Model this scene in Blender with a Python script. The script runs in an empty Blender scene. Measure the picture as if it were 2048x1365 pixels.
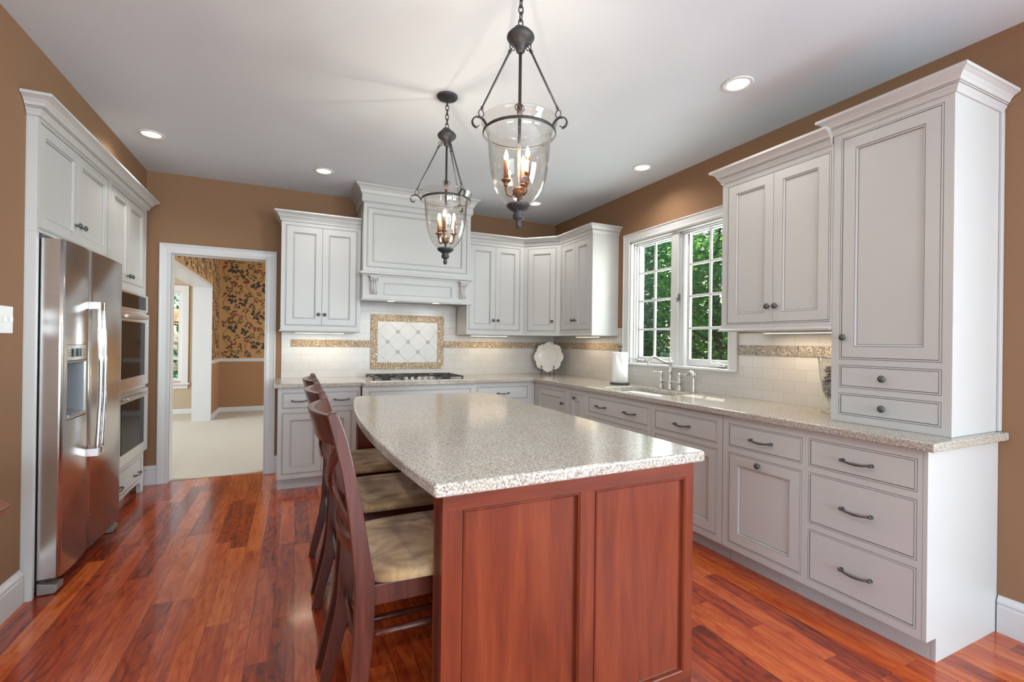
import bpy, bmesh, math, random
from math import sin, cos, pi, radians as RAD
from mathutils import Vector, Matrix

# ------------------------------------------------------------------ scene, camera, world, light
S = bpy.context.scene
C = S.collection
cd = bpy.data.cameras.new('camera'); cam = bpy.data.objects.new('camera', cd); C.objects.link(cam)
cd.sensor_width = 36.0; cd.lens = 36.0 * 931.19 / 2048.0; cd.clip_start = 0.02; cd.clip_end = 300
_yaw, _pit, _rol = 0.4364, 0.0016, 0.0127
_F = Vector((sin(_yaw) * cos(_pit), cos(_yaw) * cos(_pit), sin(_pit)))
_R0 = Vector((cos(_yaw), -sin(_yaw), 0)); _U0 = _R0.cross(_F)
_R = _R0 * cos(_rol) + _U0 * sin(_rol); _U = _U0 * cos(_rol) - _R0 * sin(_rol)
cam.matrix_world = Matrix(((_R.x, _U.x, -_F.x, 0), (_R.y, _U.y, -_F.y, 0), (_R.z, _U.z, -_F.z, 1.295), (0, 0, 0, 1)))
S.camera = cam

S.view_settings.view_transform = 'Standard'; S.view_settings.look = 'None'
S.view_settings.gamma = 1.0; S.view_settings.use_curve_mapping = False
S.view_settings.exposure = 0.35

w = bpy.data.worlds.new('world'); S.world = w; w.use_nodes = True
_nt = w.node_tree; _nt.nodes.clear()
_o = _nt.nodes.new('ShaderNodeOutputWorld'); _b = _nt.nodes.new('ShaderNodeBackground'); _s = _nt.nodes.new('ShaderNodeTexSky')
_s.sky_type = 'NISHITA'; _s.sun_disc = False; _s.sun_elevation = RAD(42); _s.sun_rotation = RAD(52); _s.air_density = 1.0; _s.dust_density = 1.5
_b.inputs['Strength'].default_value = 0.30
_nt.links.new(_s.outputs[0], _b.inputs[0]); _nt.links.new(_b.outputs[0], _o.inputs[0])

def lamp(name, kind, loc, energy, color=(1, 1, 1), direction=None, **kw):
    d = bpy.data.lights.new(name, kind); d.energy = energy; d.color = color
    for k, v in kw.items(): setattr(d, k, v)
    o = bpy.data.objects.new(name, d); C.objects.link(o); o.location = loc
    if direction is not None: o.rotation_euler = Vector(direction).to_track_quat('-Z', 'Y').to_euler()
    return o

SUN_DIR = (-0.88, -0.685, -1.0)
lamp('sun', 'SUN', (12, 10, 14), 8.0, (1.0, 0.95, 0.87), SUN_DIR, angle=RAD(0.6))
# area lights standing in for daylight from unseen windows behind the camera
DAY = (0.83, 0.985, 1.09)
lamp('daylight_fill', 'AREA', (0.7, -5.92, 1.50), 235, DAY, (0, 1, 0.08), shape='RECTANGLE', size=4.0, size_y=2.0)
lamp('daylight_fill', 'AREA', (-3.55, -1.2, 1.45), 48, DAY, (1, 0.45, 0.10), shape='RECTANGLE', size=2.2, size_y=1.9)
lamp('daylight_fill', 'AREA', (2.95, -1.5, 1.40), 155, DAY, (-1, 0.30, 0.25), shape='RECTANGLE', size=1.9, size_y=1.8)  # unseen right-wall window, added to brighten the left wall and cabinets
lamp('daylight_fill', 'AREA', (3.25, 3.03, 1.75), 30, (0.95, 1, 0.97), (-1, -0.1, -0.12), shape='RECTANGLE', size=1.0, size_y=1.0)  # added light outside the sink window; lifts its white frame
# area lights added at unseen openings for the dining room and the room beyond
lamp('daylight_fill', 'AREA', (-4.75, 7.2, 1.5), 150, (0.86, 0.93, 1.0), (1, 0, -0.1), shape='RECTANGLE', size=2.4, size_y=1.9)
lamp('daylight_fill', 'AREA', (2.45, 7.4, 1.6), 60, (0.95, 0.97, 1.0), (-1, 0, 0), shape='RECTANGLE', size=2.0, size_y=1.6)

# ------------------------------------------------------------------ materials
def mat(name):
    m = bpy.data.materials.new(name); m.use_nodes = True
    nt = m.node_tree
    return m, nt, nt.nodes['Principled BSDF']
def N(nt, t, **kw):
    n = nt.nodes.new(t)
    for k, v in kw.items():
        if k.startswith('i_'): n.inputs[k[2:].replace('_', ' ')].default_value = v
        else: setattr(n, k, v)
    return n
def L(nt, a, b): nt.links.new(a, b)
def srgb(r, g, b):
    f = lambda c: (c / 255 / 12.92) if c / 255 <= .04045 else ((c / 255 + .055) / 1.055) ** 2.4
    return (f(r), f(g), f(b), 1)
def ramp(nt, fac, stops, interp='LINEAR'):
    n = nt.nodes.new('ShaderNodeValToRGB'); cr = n.color_ramp; cr.interpolation = interp
    while len(cr.elements) < len(stops): cr.elements.new(0.5)
    for e, (p, c) in zip(cr.elements, stops): e.position = p; e.color = c
    L(nt, fac, n.inputs[0]); return n
def math_(nt, op, a, b=None, c=None):
    n = nt.nodes.new('ShaderNodeMath'); n.operation = op
    for i, v in enumerate((a, b, c)):
        if v is None: continue
        if isinstance(v, (int, float)): n.inputs[i].default_value = v
        else: L(nt, v, n.inputs[i])
    return n.outputs[0]
def coords(nt, scale=(1, 1, 1), kind='Object'):
    tc = N(nt, 'ShaderNodeTexCoord'); mp = N(nt, 'ShaderNodeMapping'); mp.inputs['Scale'].default_value = scale
    L(nt, tc.outputs[kind], mp.inputs[0]); return mp.outputs[0]
def mixc(nt, fac, a, b, blend='MIX'):
    n = nt.nodes.new('ShaderNodeMix'); n.data_type = 'RGBA'; n.blend_type = blend
    for i, v in ((0, fac), (6, a), (7, b)):
        if isinstance(v, (int, float, tuple)): n.inputs[i].default_value = v
        else: L(nt, v, n.inputs[i])
    return n.outputs[2]
def bump(nt, h, bs, strength=.2, dist=.01):
    b = N(nt, 'ShaderNodeBump'); b.inputs['Strength'].default_value = strength; b.inputs['Distance'].default_value = dist
    L(nt, h, b.inputs['Height']); L(nt, b.outputs[0], bs.inputs['Normal'])

def plain(name, col, rough=.5, metal=0.0, spec=.5, noise=0.0, nscale=40, bmp=0.0, coat=0.0):
    m, nt, bs = mat(name)
    bs.inputs['Roughness'].default_value = rough; bs.inputs['Metallic'].default_value = metal
    bs.inputs['Specular IOR Level'].default_value = spec; bs.inputs['Coat Weight'].default_value = coat
    v = coords(nt); n = N(nt, 'ShaderNodeTexNoise'); n.inputs['Scale'].default_value = nscale; n.inputs['Detail'].default_value = 3
    L(nt, v, n.inputs[0])
    c0 = tuple(x * (1 - noise) for x in col[:3]) + (1,); c1 = tuple(min(1, x * (1 + noise)) for x in col[:3]) + (1,)
    r = ramp(nt, n.outputs[0], [(.3, c0), (.7, c1)]); L(nt, r.outputs[0], bs.inputs['Base Color'])
    if bmp: bump(nt, n.outputs[0], bs, bmp, .003)
    return m

M = {}
M['paint'] = plain('cabinet_paint', (.53, .53, .513, 1), .38, noise=.012, nscale=6)
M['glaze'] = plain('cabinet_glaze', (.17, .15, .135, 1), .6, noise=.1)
M['trim'] = plain('trim_paint', (.62, .62, .615, 1), .35, noise=.01, nscale=5)
M['wall'] = plain('brown_wall_paint', (.272, .152, .082, 1), .75, noise=.03, nscale=180, bmp=.05, spec=.3)
M['wall_far'] = plain('tan_wall_paint', srgb(176, 160, 132), .8, noise=.03, nscale=150)
M['wall_dining'] = plain('dining_wall_paint', srgb(158, 118, 82), .8, noise=.03, nscale=150)
M['ceiling'] = plain('ceiling_paint', (.665, .73, .78, 1), .9, noise=.01, nscale=120, spec=.2)
M['iron'] = plain('dark_iron', (.055, .055, .056, 1), .55, .55, noise=.25, nscale=90, bmp=.15)
M['pewter'] = plain('dark_pewter', (.115, .122, .116, 1), .45, .65, noise=.2, nscale=150)
M['bronze'] = plain('bronze', (.16, .085, .045, 1), .42, .75, noise=.3, nscale=120)
M['sleeve'] = plain('candle_sleeve', (.16, .065, .022, 1), .5, .1, noise=.35, nscale=140)
M['nickel'] = plain('brushed_nickel', (.60, .58, .55, 1), .32, 1.0, noise=.03)
M['sink'] = plain('sink_steel', (.62, .62, .63, 1), .3, 1.0, noise=.03)
M['black'] = plain('black_glass', (.010, .010, .011, 1), .08, 0, spec=.05)
M['blackmat'] = plain('black_cast_iron', (.03, .03, .032, 1), .55, .2, noise=.2)
M['dgrey'] = plain('dark_grey_plastic', (.07, .07, .075, 1), .5)
M['ceramic'] = plain('white_ceramic', (.78, .76, .72, 1), .16, noise=.01)
M['paper'] = plain('paper', (.86, .86, .85, 1), .95, noise=.03, nscale=60, bmp=.2, spec=.1)
M['plastic'] = plain('white_plastic', (.78, .78, .75, 1), .35)
M['shade'] = plain('umbrella_canvas', srgb(214, 160, 105), .9)
M['deck'] = plain('deck_wood', srgb(176, 160, 140), .8, noise=.15)
M['bark'] = plain('tree_bark', (.10, .085, .065, 1), .95, noise=.4, nscale=14, bmp=.6)
M['grass'] = plain('lawn_green', (.09, .15, .04, 1), .95, noise=.4, nscale=9)
M['siding'] = plain('white_siding', (.75, .76, .78, 1), .7)
M['potpourri'] = plain('potpourri', (.32, .29, .27, 1), .85, noise=.6, nscale=60, bmp=.4)
M['tag'] = plain('paper_tag', (.75, .8, .9, 1), .7)

def leafmat(name, c1, c2):
    m, nt, bs = mat(name); bs.inputs['Roughness'].default_value = .45
    g = N(nt, 'ShaderNodeNewGeometry')
    r = ramp(nt, g.outputs['Random Per Island'], [(0, c1), (.75, c2), (1, (c2[0] * 1.5, c2[1] * 1.25, c2[2] * .8, 1))])
    L(nt, r.outputs[0], bs.inputs['Base Color'])
    tr = N(nt, 'ShaderNodeBsdfTranslucent'); L(nt, r.outputs[0], tr.inputs[0])
    mx = N(nt, 'ShaderNodeMixShader'); mx.inputs[0].default_value = .5
    L(nt, bs.outputs[0], mx.inputs[1]); L(nt, tr.outputs[0], mx.inputs[2]); L(nt, mx.outputs[0], nt.nodes['Material Output'].inputs[0])
    return m
M['leaf'] = leafmat('leaf_green', (.07, .22, .045, 1), (.20, .46, .10, 1))
M['leaf2'] = leafmat('leaf_deep_green', (.035, .15, .06, 1), (.11, .33, .13, 1))

def emit(name, col, s):
    m, nt, bs = mat(name); bs.inputs['Emission Color'].default_value = col; bs.inputs['Emission Strength'].default_value = s
    bs.inputs['Base Color'].default_value = col; return m
M['can_glow'] = emit('lamp_lens', (1, .93, .82, 1), 1.6)
M['bulb'] = emit('bulb_glow', (1, .72, .38, 1), 40)
M['hood_glow'] = emit('hood_lamp_lens', (1, .93, .82, 1), 6)

def glass(name, tint=(1, 1, 1, 1), refl=1.0, seeds=False):
    m, nt, bs = mat(name); nt.nodes.remove(bs)
    t = N(nt, 'ShaderNodeBsdfTransparent'); t.inputs[0].default_value = tint
    g = N(nt, 'ShaderNodeBsdfGlossy'); g.inputs['Roughness'].default_value = .02
    f = N(nt, 'ShaderNodeLayerWeight'); f.inputs[0].default_value = .5
    fac = math_(nt, 'MULTIPLY', math_(nt, 'ADD', math_(nt, 'MULTIPLY', math_(nt, 'POWER', f.outputs['Facing'], 5), .9), .04), refl)
    if seeds:
        v = N(nt, 'ShaderNodeTexVoronoi'); v.inputs['Scale'].default_value = 85; L(nt, coords(nt, (1, 1, .6)), v.inputs[0])
        r = ramp(nt, v.outputs['Distance'], [(.10, (1, 1, 1, 1)), (.2, (0, 0, 0, 1))]); 
        fac = math_(nt, 'ADD', fac, math_(nt, 'MULTIPLY', r.outputs[0], .25))
        b = N(nt, 'ShaderNodeBump'); b.inputs['Strength'].default_value = .5; b.inputs['Distance'].default_value = .002
        L(nt, r.outputs[0], b.inputs['Height']); L(nt, b.outputs[0], g.inputs['Normal'])
    mx = N(nt, 'ShaderNodeMixShader'); L(nt, fac, mx.inputs[0]); L(nt, t.outputs[0], mx.inputs[1]); L(nt, g.outputs[0], mx.inputs[2])
    L(nt, mx.outputs[0], nt.nodes['Material Output'].inputs[0]); return m
M['pane'] = glass('window_glass', (.93, .96, .95, 1), .7)
M['seeded'] = glass('seeded_glass', (.97, .965, .95, 1), 1.3, True)
M['clear'] = glass('clear_glass', (.95, .96, .96, 1), 1.5)

def steel(name, axis):
    m, nt, bs = mat(name); bs.inputs['Metallic'].default_value = 1; bs.inputs['Roughness'].default_value = .24
    v = coords(nt, axis); n = N(nt, 'ShaderNodeTexNoise'); n.inputs['Scale'].default_value = 1; n.inputs['Detail'].default_value = 4; L(nt, v, n.inputs[0])
    r = ramp(nt, n.outputs[0], [(.3, (.66, .65, .64, 1)), (.7, (.75, .74, .73, 1))]); L(nt, r.outputs[0], bs.inputs['Base Color'])
    bump(nt, n.outputs[0], bs, .02, .001); return m
M['steel'] = steel('stainless_steel', (6, 6, 500))

def wood(name, c0, c1, c2, axis='z', rough=.3, scale=1.0, coat=.3, spec=.5):
    m, nt, bs = mat(name); bs.inputs['Roughness'].default_value = rough; bs.inputs['Coat Weight'].default_value = coat; bs.inputs['Coat Roughness'].default_value = .15; bs.inputs['Specular IOR Level'].default_value = spec
    sc = {'z': (14, 14, 1.3), 'x': (1.3, 14, 14), 'y': (14, 1.3, 14)}[axis]
    v = coords(nt, tuple(s * scale for s in sc))
    n = N(nt, 'ShaderNodeTexNoise'); n.inputs['Scale'].default_value = 1; n.inputs['Detail'].default_value = 6; n.inputs['Distortion'].default_value = 1.2; L(nt, v, n.inputs[0])
    n2 = N(nt, 'ShaderNodeTexNoise'); n2.inputs['Scale'].default_value = 7; n2.inputs['Detail'].default_value = 3; L(nt, v, n2.inputs[0])
    f = math_(nt, 'ADD', math_(nt, 'MULTIPLY', n.outputs[0], .72), math_(nt, 'MULTIPLY', n2.outputs[0], .28))
    r = ramp(nt, f, [(.36, c0), (.5, c1), (.66, c2)]); L(nt, r.outputs[0], bs.inputs['Base Color']); return m
M['cherry'] = wood('cherry_wood', (.112, .018, .006, 1), (.155, .025, .008, 1), (.192, .036, .011, 1), 'z', .42, 1, .04, .25)
M['cherry_h'] = wood('cherry_wood_rail', (.108, .017, .006, 1), (.148, .024, .008, 1), (.185, .034, .011, 1), 'x', .42, 1, .04, .25)
M['stool'] = wood('stool_wood', (.042, .010, .006, 1), (.075, .017, .010, 1), (.105, .025, .014, 1), 'z', .30, 1, .12, .35)
M['rail_reflection'] = wood('rail_reflection_wood', (.30, .14, .06, 1), (.42, .21, .10, 1), (.55, .31, .16, 1), 'y', .35)  # unused; bright reflection on the stool rail put into the wood colour
M['table'] = wood('table_wood', (.12, .04, .02, 1), (.2, .075, .04, 1), (.27, .11, .06, 1), 'y', .35)

def suede():
    m, nt, bs = mat('tan_suede'); bs.inputs['Roughness'].default_value = .95; bs.inputs['Sheen Weight'].default_value = .35; bs.inputs['Specular IOR Level'].default_value = .15
    v = coords(nt, (5, 7, 5)); n = N(nt, 'ShaderNodeTexNoise'); n.inputs['Scale'].default_value = 1.2; n.inputs['Detail'].default_value = 5; n.inputs['Distortion'].default_value = .8; L(nt, v, n.inputs[0])
    r = ramp(nt, n.outputs[0], [(.36, srgb(150, 116, 82)), (.52, srgb(196, 163, 120)), (.68, srgb(226, 198, 158))]); L(nt, r.outputs[0], bs.inputs['Base Color']); return m
M['suede'] = suede()

def floor_mat():
    m, nt, bs = mat('jatoba_floor'); W = .0897; LEN = .86
    g = N(nt, 'ShaderNodeNewGeometry'); sp = N(nt, 'ShaderNodeSeparateXYZ'); L(nt, g.outputs['Position'], sp.inputs[0])
    X, Y = sp.outputs[0], sp.outputs[1]
    xs = math_(nt, 'DIVIDE', math_(nt, 'SUBTRACT', X, .013), W); row = math_(nt, 'FLOOR', xs)
    wn = N(nt, 'ShaderNodeTexWhiteNoise'); wn.noise_dimensions = '1D'; L(nt, row, wn.inputs['W'])
    ys = math_(nt, 'ADD', math_(nt, 'DIVIDE', Y, LEN), math_(nt, 'MULTIPLY', wn.outputs[0], 7.3)); col = math_(nt, 'FLOOR', ys)
    cb = N(nt, 'ShaderNodeCombineXYZ'); L(nt, row, cb.inputs[0]); L(nt, col, cb.inputs[1])
    w2 = N(nt, 'ShaderNodeTexWhiteNoise'); w2.noise_dimensions = '3D'; L(nt, cb.outputs[0], w2.inputs[0])
    # grain
    gv = N(nt, 'ShaderNodeCombineXYZ')
    L(nt, math_(nt, 'ADD', math_(nt, 'MULTIPLY', X, 26), math_(nt, 'MULTIPLY', w2.outputs[0], 40)), gv.inputs[0])
    L(nt, math_(nt, 'ADD', math_(nt, 'MULTIPLY', Y, 2.2), math_(nt, 'MULTIPLY', w2.outputs[0], 90)), gv.inputs[1])
    n = N(nt, 'ShaderNodeTexNoise'); n.inputs['Scale'].default_value = 1.0; n.inputs['Detail'].default_value = 5; n.inputs['Distortion'].default_value = 1.6; L(nt, gv.outputs[0], n.inputs[0])
    n2 = N(nt, 'ShaderNodeTexNoise'); n2.inputs['Scale'].default_value = 5; n2.inputs['Detail'].default_value = 3; L(nt, gv.outputs[0], n2.inputs[0])
    bv = N(nt, 'ShaderNodeCombineXYZ'); L(nt, math_(nt, 'ADD', math_(nt, 'MULTIPLY', X, 11), math_(nt, 'MULTIPLY', w2.outputs[0], 60)), bv.inputs[0]); L(nt, math_(nt, 'ADD', math_(nt, 'MULTIPLY', Y, 3.4), math_(nt, 'MULTIPLY', w2.outputs[0], 33)), bv.inputs[1])
    n3 = N(nt, 'ShaderNodeTexNoise'); n3.inputs['Scale'].default_value = 1.0; n3.inputs['Detail'].default_value = 4; n3.inputs['Distortion'].default_value = 3.2; L(nt, bv.outputs[0], n3.inputs[0])
    fig = ramp(nt, n3.outputs[0], [(.30, (0, 0, 0, 1)), (.52, (1, 1, 1, 1))])
    f0 = math_(nt, 'ADD', math_(nt, 'MULTIPLY', w2.outputs[0], .40), math_(nt, 'ADD', math_(nt, 'MULTIPLY', n.outputs[0], .62), math_(nt, 'MULTIPLY', n2.outputs[0], .14)))
    f = math_(nt, 'ADD', f0, math_(nt, 'MULTIPLY', math_(nt, 'SUBTRACT', fig.outputs[0], .8), .14))
    r = ramp(nt, f, [(.28, srgb(96, 32, 17)), (.46, srgb(152, 56, 27)), (.64, srgb(182, 78, 36)), (.86, srgb(210, 112, 54))])
    fx = math_(nt, 'FRACT', xs); ex = math_(nt, 'MINIMUM', fx, math_(nt, 'SUBTRACT', 1, fx))
    fy = math_(nt, 'FRACT', ys); ey = math_(nt, 'MINIMUM', fy, math_(nt, 'SUBTRACT', 1, fy))
    gx = math_(nt, 'LESS_THAN', ex, .014); gy = math_(nt, 'LESS_THAN', ey, .0011); gap = math_(nt, 'MAXIMUM', gx, gy)
    c = mixc(nt, math_(nt, 'MULTIPLY', gap, .6), r.outputs[0], srgb(62, 20, 12)); L(nt, c, bs.inputs['Base Color'])
    bs.inputs['Roughness'].default_value = .2; bs.inputs['Coat Weight'].default_value = .35; bs.inputs['Coat Roughness'].default_value = .1
    h = math_(nt, 'SUBTRACT', math_(nt, 'MULTIPLY', n.outputs[0], .12), gap); bump(nt, h, bs, .18, .002)
    return m
M['floor'] = floor_mat()

def granite():
    m, nt, bs = mat('granite'); bs.inputs['Roughness'].default_value = .16
    v = coords(nt)
    n = N(nt, 'ShaderNodeTexNoise'); n.inputs['Scale'].default_value = 240; n.inputs['Detail'].default_value = 3; L(nt, v, n.inputs[0])
    n2 = N(nt, 'ShaderNodeTexNoise'); n2.inputs['Scale'].default_value = 130; n2.inputs['Detail'].default_value = 3; L(nt, v, n2.inputs[0])
    n3 = N(nt, 'ShaderNodeTexNoise'); n3.inputs['Scale'].default_value = 7; n3.inputs['Detail'].default_value = 2; L(nt, v, n3.inputs[0])
    base = ramp(nt, n2.outputs[0], [(.34, srgb(138, 131, 122)), (.5, srgb(180, 173, 162)), (.66, srgb(202, 197, 188))])
    dk = ramp(nt, n.outputs[0], [(.34, (1, 1, 1, 1)), (.44, (0, 0, 0, 1))])
    c = mixc(nt, math_(nt, 'MULTIPLY', dk.outputs[0], .85), base.outputs[0], srgb(66, 60, 57))
    wm = ramp(nt, n3.outputs[0], [(.4, (1, 1, 1, 1)), (.65, (.98, .95, .91, 1))]); c = mixc(nt, 1.0, c, wm.outputs[0], 'MULTIPLY')
    L(nt, c, bs.inputs['Base Color']); return m
M['granite'] = granite()

def tile_mat(name, ax, z0):
    m, nt, bs = mat(name); bs.inputs['Roughness'].default_value = .16; bs.inputs['Specular IOR Level'].default_value = .25
    g = N(nt, 'ShaderNodeNewGeometry'); sp = N(nt, 'ShaderNodeSeparateXYZ'); L(nt, g.outputs['Position'], sp.inputs[0])
    cb = N(nt, 'ShaderNodeCombineXYZ'); L(nt, math_(nt, 'ADD', sp.outputs[ax], 9.0 - .041), cb.inputs[0]); L(nt, math_(nt, 'SUBTRACT', sp.outputs[2], z0), cb.inputs[1])
    b = N(nt, 'ShaderNodeTexBrick'); b.inputs['Scale'].default_value = 1; b.inputs['Brick Width'].default_value = .1515; b.inputs['Row Height'].default_value = .0765
    b.inputs['Mortar Size'].default_value = .0014; b.inputs['Mortar Smooth'].default_value = .3; b.inputs['Bias'].default_value = 0
    b.inputs['Color1'].default_value = (.56, .537, .505, 1); b.inputs['Color2'].default_value = (.595, .577, .55, 1); b.inputs['Mortar'].default_value = (.44, .42, .385, 1)
    L(nt, cb.outputs[0], b.inputs[0]); L(nt, b.outputs[0], bs.inputs['Base Color'])
    n = N(nt, 'ShaderNodeTexNoise'); n.inputs['Scale'].default_value = 9; L(nt, g.outputs['Position'], n.inputs[0])
    h = math_(nt, 'ADD', math_(nt, 'MULTIPLY', b.outputs[1], -1.0), math_(nt, 'MULTIPLY', n.outputs[0], .5)); bump(nt, h, bs, .25, .003)
    return m
M['tile_x'] = tile_mat('subway_tile_range_wall', 0, .914 - .0765 + .0705)
M['tile_y'] = tile_mat('subway_tile_window_wall', 1, .914 - .0765 + .0705)

def listello():
    m, nt, bs = mat('listello_tile'); bs.inputs['Roughness'].default_value = .35
    g = N(nt, 'ShaderNodeNewGeometry')
    n = N(nt, 'ShaderNodeTexNoise'); n.inputs['Scale'].default_value = 24; n.inputs['Detail'].default_value = 1.5; n.inputs['Distortion'].default_value = 1.0; L(nt, g.outputs['Position'], n.inputs[0])
    s = math_(nt, 'SINE', math_(nt, 'MULTIPLY', n.outputs[0], 46)); 
    r = ramp(nt, math_(nt, 'ADD', math_(nt, 'MULTIPLY', s, .5), .5), [(.15, srgb(150, 122, 92)), (.55, srgb(182, 158, 128)), (.9, srgb(214, 200, 178))])
    L(nt, r.outputs[0], bs.inputs['Base Color']); bump(nt, s, bs, .6, .004); return m
M['listello'] = listello()
M['listello_grey'] = None
def listello2():
    m = M['listello'].copy(); m.name = 'listello_tile_grey'
    for n in m.node_tree.nodes:
        if n.type == 'VALTORGB':
            for e, c in zip(n.color_ramp.elements, (srgb(138, 128, 118), srgb(164, 154, 144), srgb(196, 188, 178))): e.color = c
    return m
M['listello_grey'] = listello2()
M['marble'] = plain('white_accent_tile', (.60, .59, .57, 1), .38, spec=.3, noise=.05, nscale=9)
M['grout'] = plain('grey_grout', (.42, .40, .37, 1), .8)
M['inset'] = plain('grey_inset_tile', (.30, .285, .27, 1), .3, noise=.5, nscale=160)
M['carpet'] = plain('beige_carpet', srgb(196, 187, 172), 1.0, noise=.08, nscale=260, bmp=.5, spec=.05)
M['wp_base'] = plain('wallpaper_ground', srgb(176, 136, 88), .85, noise=.04, nscale=30)
M['wp_stem'] = plain('wallpaper_stem', srgb(74, 52, 38), .85)
M['wp_dark'] = plain('wallpaper_dark_leaf', srgb(58, 54, 46), .85, noise=.3, nscale=50)
M['wp_olive'] = plain('wallpaper_olive_leaf', srgb(98, 78, 48), .85, noise=.3, nscale=50)
M['wp_red'] = plain('wallpaper_red_leaf', srgb(112, 52, 36), .85, noise=.3, nscale=50)
M['brass'] = plain('brass_disc', (.35, .24, .12, 1), .35, .9)

# ------------------------------------------------------------------ mesh builder
class MB:
    def __init__(s): s.v = []; s.f = []; s.m = []; s.sm = []
    def face(s, pts, m=0, smooth=False):
        i = len(s.v); s.v += [tuple(p) for p in pts]; s.f.append(tuple(range(i, i + len(pts)))); s.m.append(m); s.sm.append(smooth)
    def add(s, verts, faces, m=0, smooth=False):
        i = len(s.v); s.v += [tuple(p) for p in verts]
        for f in faces: s.f.append(tuple(i + k for k in f)); s.m.append(m); s.sm.append(smooth)
    def box(s, x0, x1, y0, y1, z0, z1, m=0):
        v = [(x, y, z) for z in (z0, z1) for y in (y0, y1) for x in (x0, x1)]
        s.add(v, [(0, 2, 3, 1), (4, 5, 7, 6), (0, 1, 5, 4), (2, 6, 7, 3), (0, 4, 6, 2), (1, 3, 7, 5)], m); return s
    def prism(s, poly, axis, a, b, m=0, smooth=False):
        """poly: 2-D outline in the plane normal to axis ('x': (y,z), 'y': (x,z), 'z': (x,y)) between a and b"""
        n = len(poly)
        P = {'x': lambda p, t: (t, p[0], p[1]), 'y': lambda p, t: (p[0], t, p[1]), 'z': lambda p, t: (p[0], p[1], t)}[axis]
        v = [P(p, a) for p in poly] + [P(p, b) for p in poly]
        s.add(v, [tuple(range(n))[::-1], tuple(range(n, 2 * n))], m)
        i = len(s.v) - 2 * n
        for k in range(n):
            q = (k + 1) % n; s.f.append((i + k, i + q, i + n + q, i + n + k)); s.m.append(m); s.sm.append(smooth)
        return s
    def lathe(s, prof, n=24, c=(0, 0, 0), axis='z', m=0, smooth=True, sgn=1):
        """prof: (radius, height)"""
        def P(r, h, a):
            if axis == 'z': return (c[0] + r * cos(a), c[1] + r * sin(a), c[2] + sgn * h)
            if axis == 'y': return (c[0] + r * cos(a), c[1] + sgn * h, c[2] + r * sin(a))
            return (c[0] + sgn * h, c[1] + r * cos(a), c[2] + r * sin(a))
        v = [P(r, h, 2 * pi * k / n) for r, h in prof for k in range(n)]
        f = []
        for j in range(len(prof) - 1):
            for k in range(n):
                q = (k + 1) % n; f.append((j * n + k, j * n + q, (j + 1) * n + q, (j + 1) * n + k))
        s.add(v, f, m, smooth)
        if prof[0][0] > 1e-6: s.face(v[:n][::-1], m)
        if prof[-1][0] > 1e-6: s.face(v[-n:], m)
        return s
    def tube(s, pts, r, n=10, m=0, closed=False, flat=None):
        """round (or flat=(a,b) elliptical) tube along points; r number or list"""
        pts = [Vector(p) for p in pts]; N_ = len(pts); rr = r if isinstance(r, (list, tuple)) else [r] * N_
        up = None; rings = []
        for i, p in enumerate(pts):
            a = pts[(i - 1) % N_] if closed or i > 0 else p; b = pts[(i + 1) % N_] if closed or i < N_ - 1 else p
            t = (b - a).normalized()
            if up is None:
                up = Vector((0, 0, 1)) if abs(t.z) < .9 else Vector((1, 0, 0))
            u = t.cross(up); u = u.normalized() if u.length > 1e-6 else t.orthogonal().normalized()
            v = u.cross(t).normalized(); up = v
            fa, fb = flat if flat else (1, 1)
            rings.append([p + (u * cos(2 * pi * k / n) * fa + v * sin(2 * pi * k / n) * fb) * rr[i] for k in range(n)])
        vs = [q for R_ in rings for q in R_]; f = []
        for j in range(N_ if closed else N_ - 1):
            j2 = (j + 1) % N_
            for k in range(n):
                q = (k + 1) % n; f.append((j * n + k, j * n + q, j2 * n + q, j2 * n + k))
        s.add(vs, f, m, True)
        if not closed: s.face(rings[0][::-1], m); s.face(rings[-1], m)
        return s
    def sphere(s, c, r, n=12, m=0, sc=(1, 1, 1)):
        k = max(4, n // 2)
        v = [(c[0] + r * sc[0] * sin(pi * j / k) * cos(2 * pi * i / n), c[1] + r * sc[1] * sin(pi * j / k) * sin(2 * pi * i / n), c[2] + r * sc[2] * cos(pi * j / k)) for j in range(k + 1) for i in range(n)]
        f = [(j * n + i, (j + 1) * n + i, (j + 1) * n + (i + 1) % n, j * n + (i + 1) % n) for j in range(k) for i in range(n)]
        s.add(v, f, m, True); return s
    def sweep(s, path, prof, seg=None, m=0, mats=None, side=1):
        """profile (out, z) swept along XY path, mitred at the corners; out is to the right of travel (side=1)"""
        P = [Vector(p) for p in path]; n = len(P); dirs = [(P[i + 1] - P[i]).normalized() for i in range(n - 1)]
        nor = [Vector((d.y, -d.x)) * side for d in dirs]
        mit = []
        for i in range(n):
            if i == 0: mit.append(nor[0])
            elif i == n - 1: mit.append(nor[-1])
            else:
                b = (nor[i - 1] + nor[i]).normalized(); mit.append(b / b.dot(nor[i]))
        a, b = seg if seg else (0, n - 1)
        k = len(prof); rings = [[(P[i].x + mit[i].x * o, P[i].y + mit[i].y * o, z) for o, z in prof] for i in range(a, b + 1)]
        vs = [q for R_ in rings for q in R_]; i0 = len(s.v); s.v += vs
        for j in range(len(rings) - 1):
            for q in range(k):
                q2 = (q + 1) % k; s.f.append((i0 + j * k + q, i0 + j * k + q2, i0 + (j + 1) * k + q2, i0 + (j + 1) * k + q)); s.m.append(mats[q] if mats else m); s.sm.append(False)
        s.f.append(tuple(range(i0, i0 + k))); s.m.append(m); s.sm.append(False)
        e = i0 + (len(rings) - 1) * k; s.f.append(tuple(range(e, e + k))[::-1]); s.m.append(m); s.sm.append(False)
        return s
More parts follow.
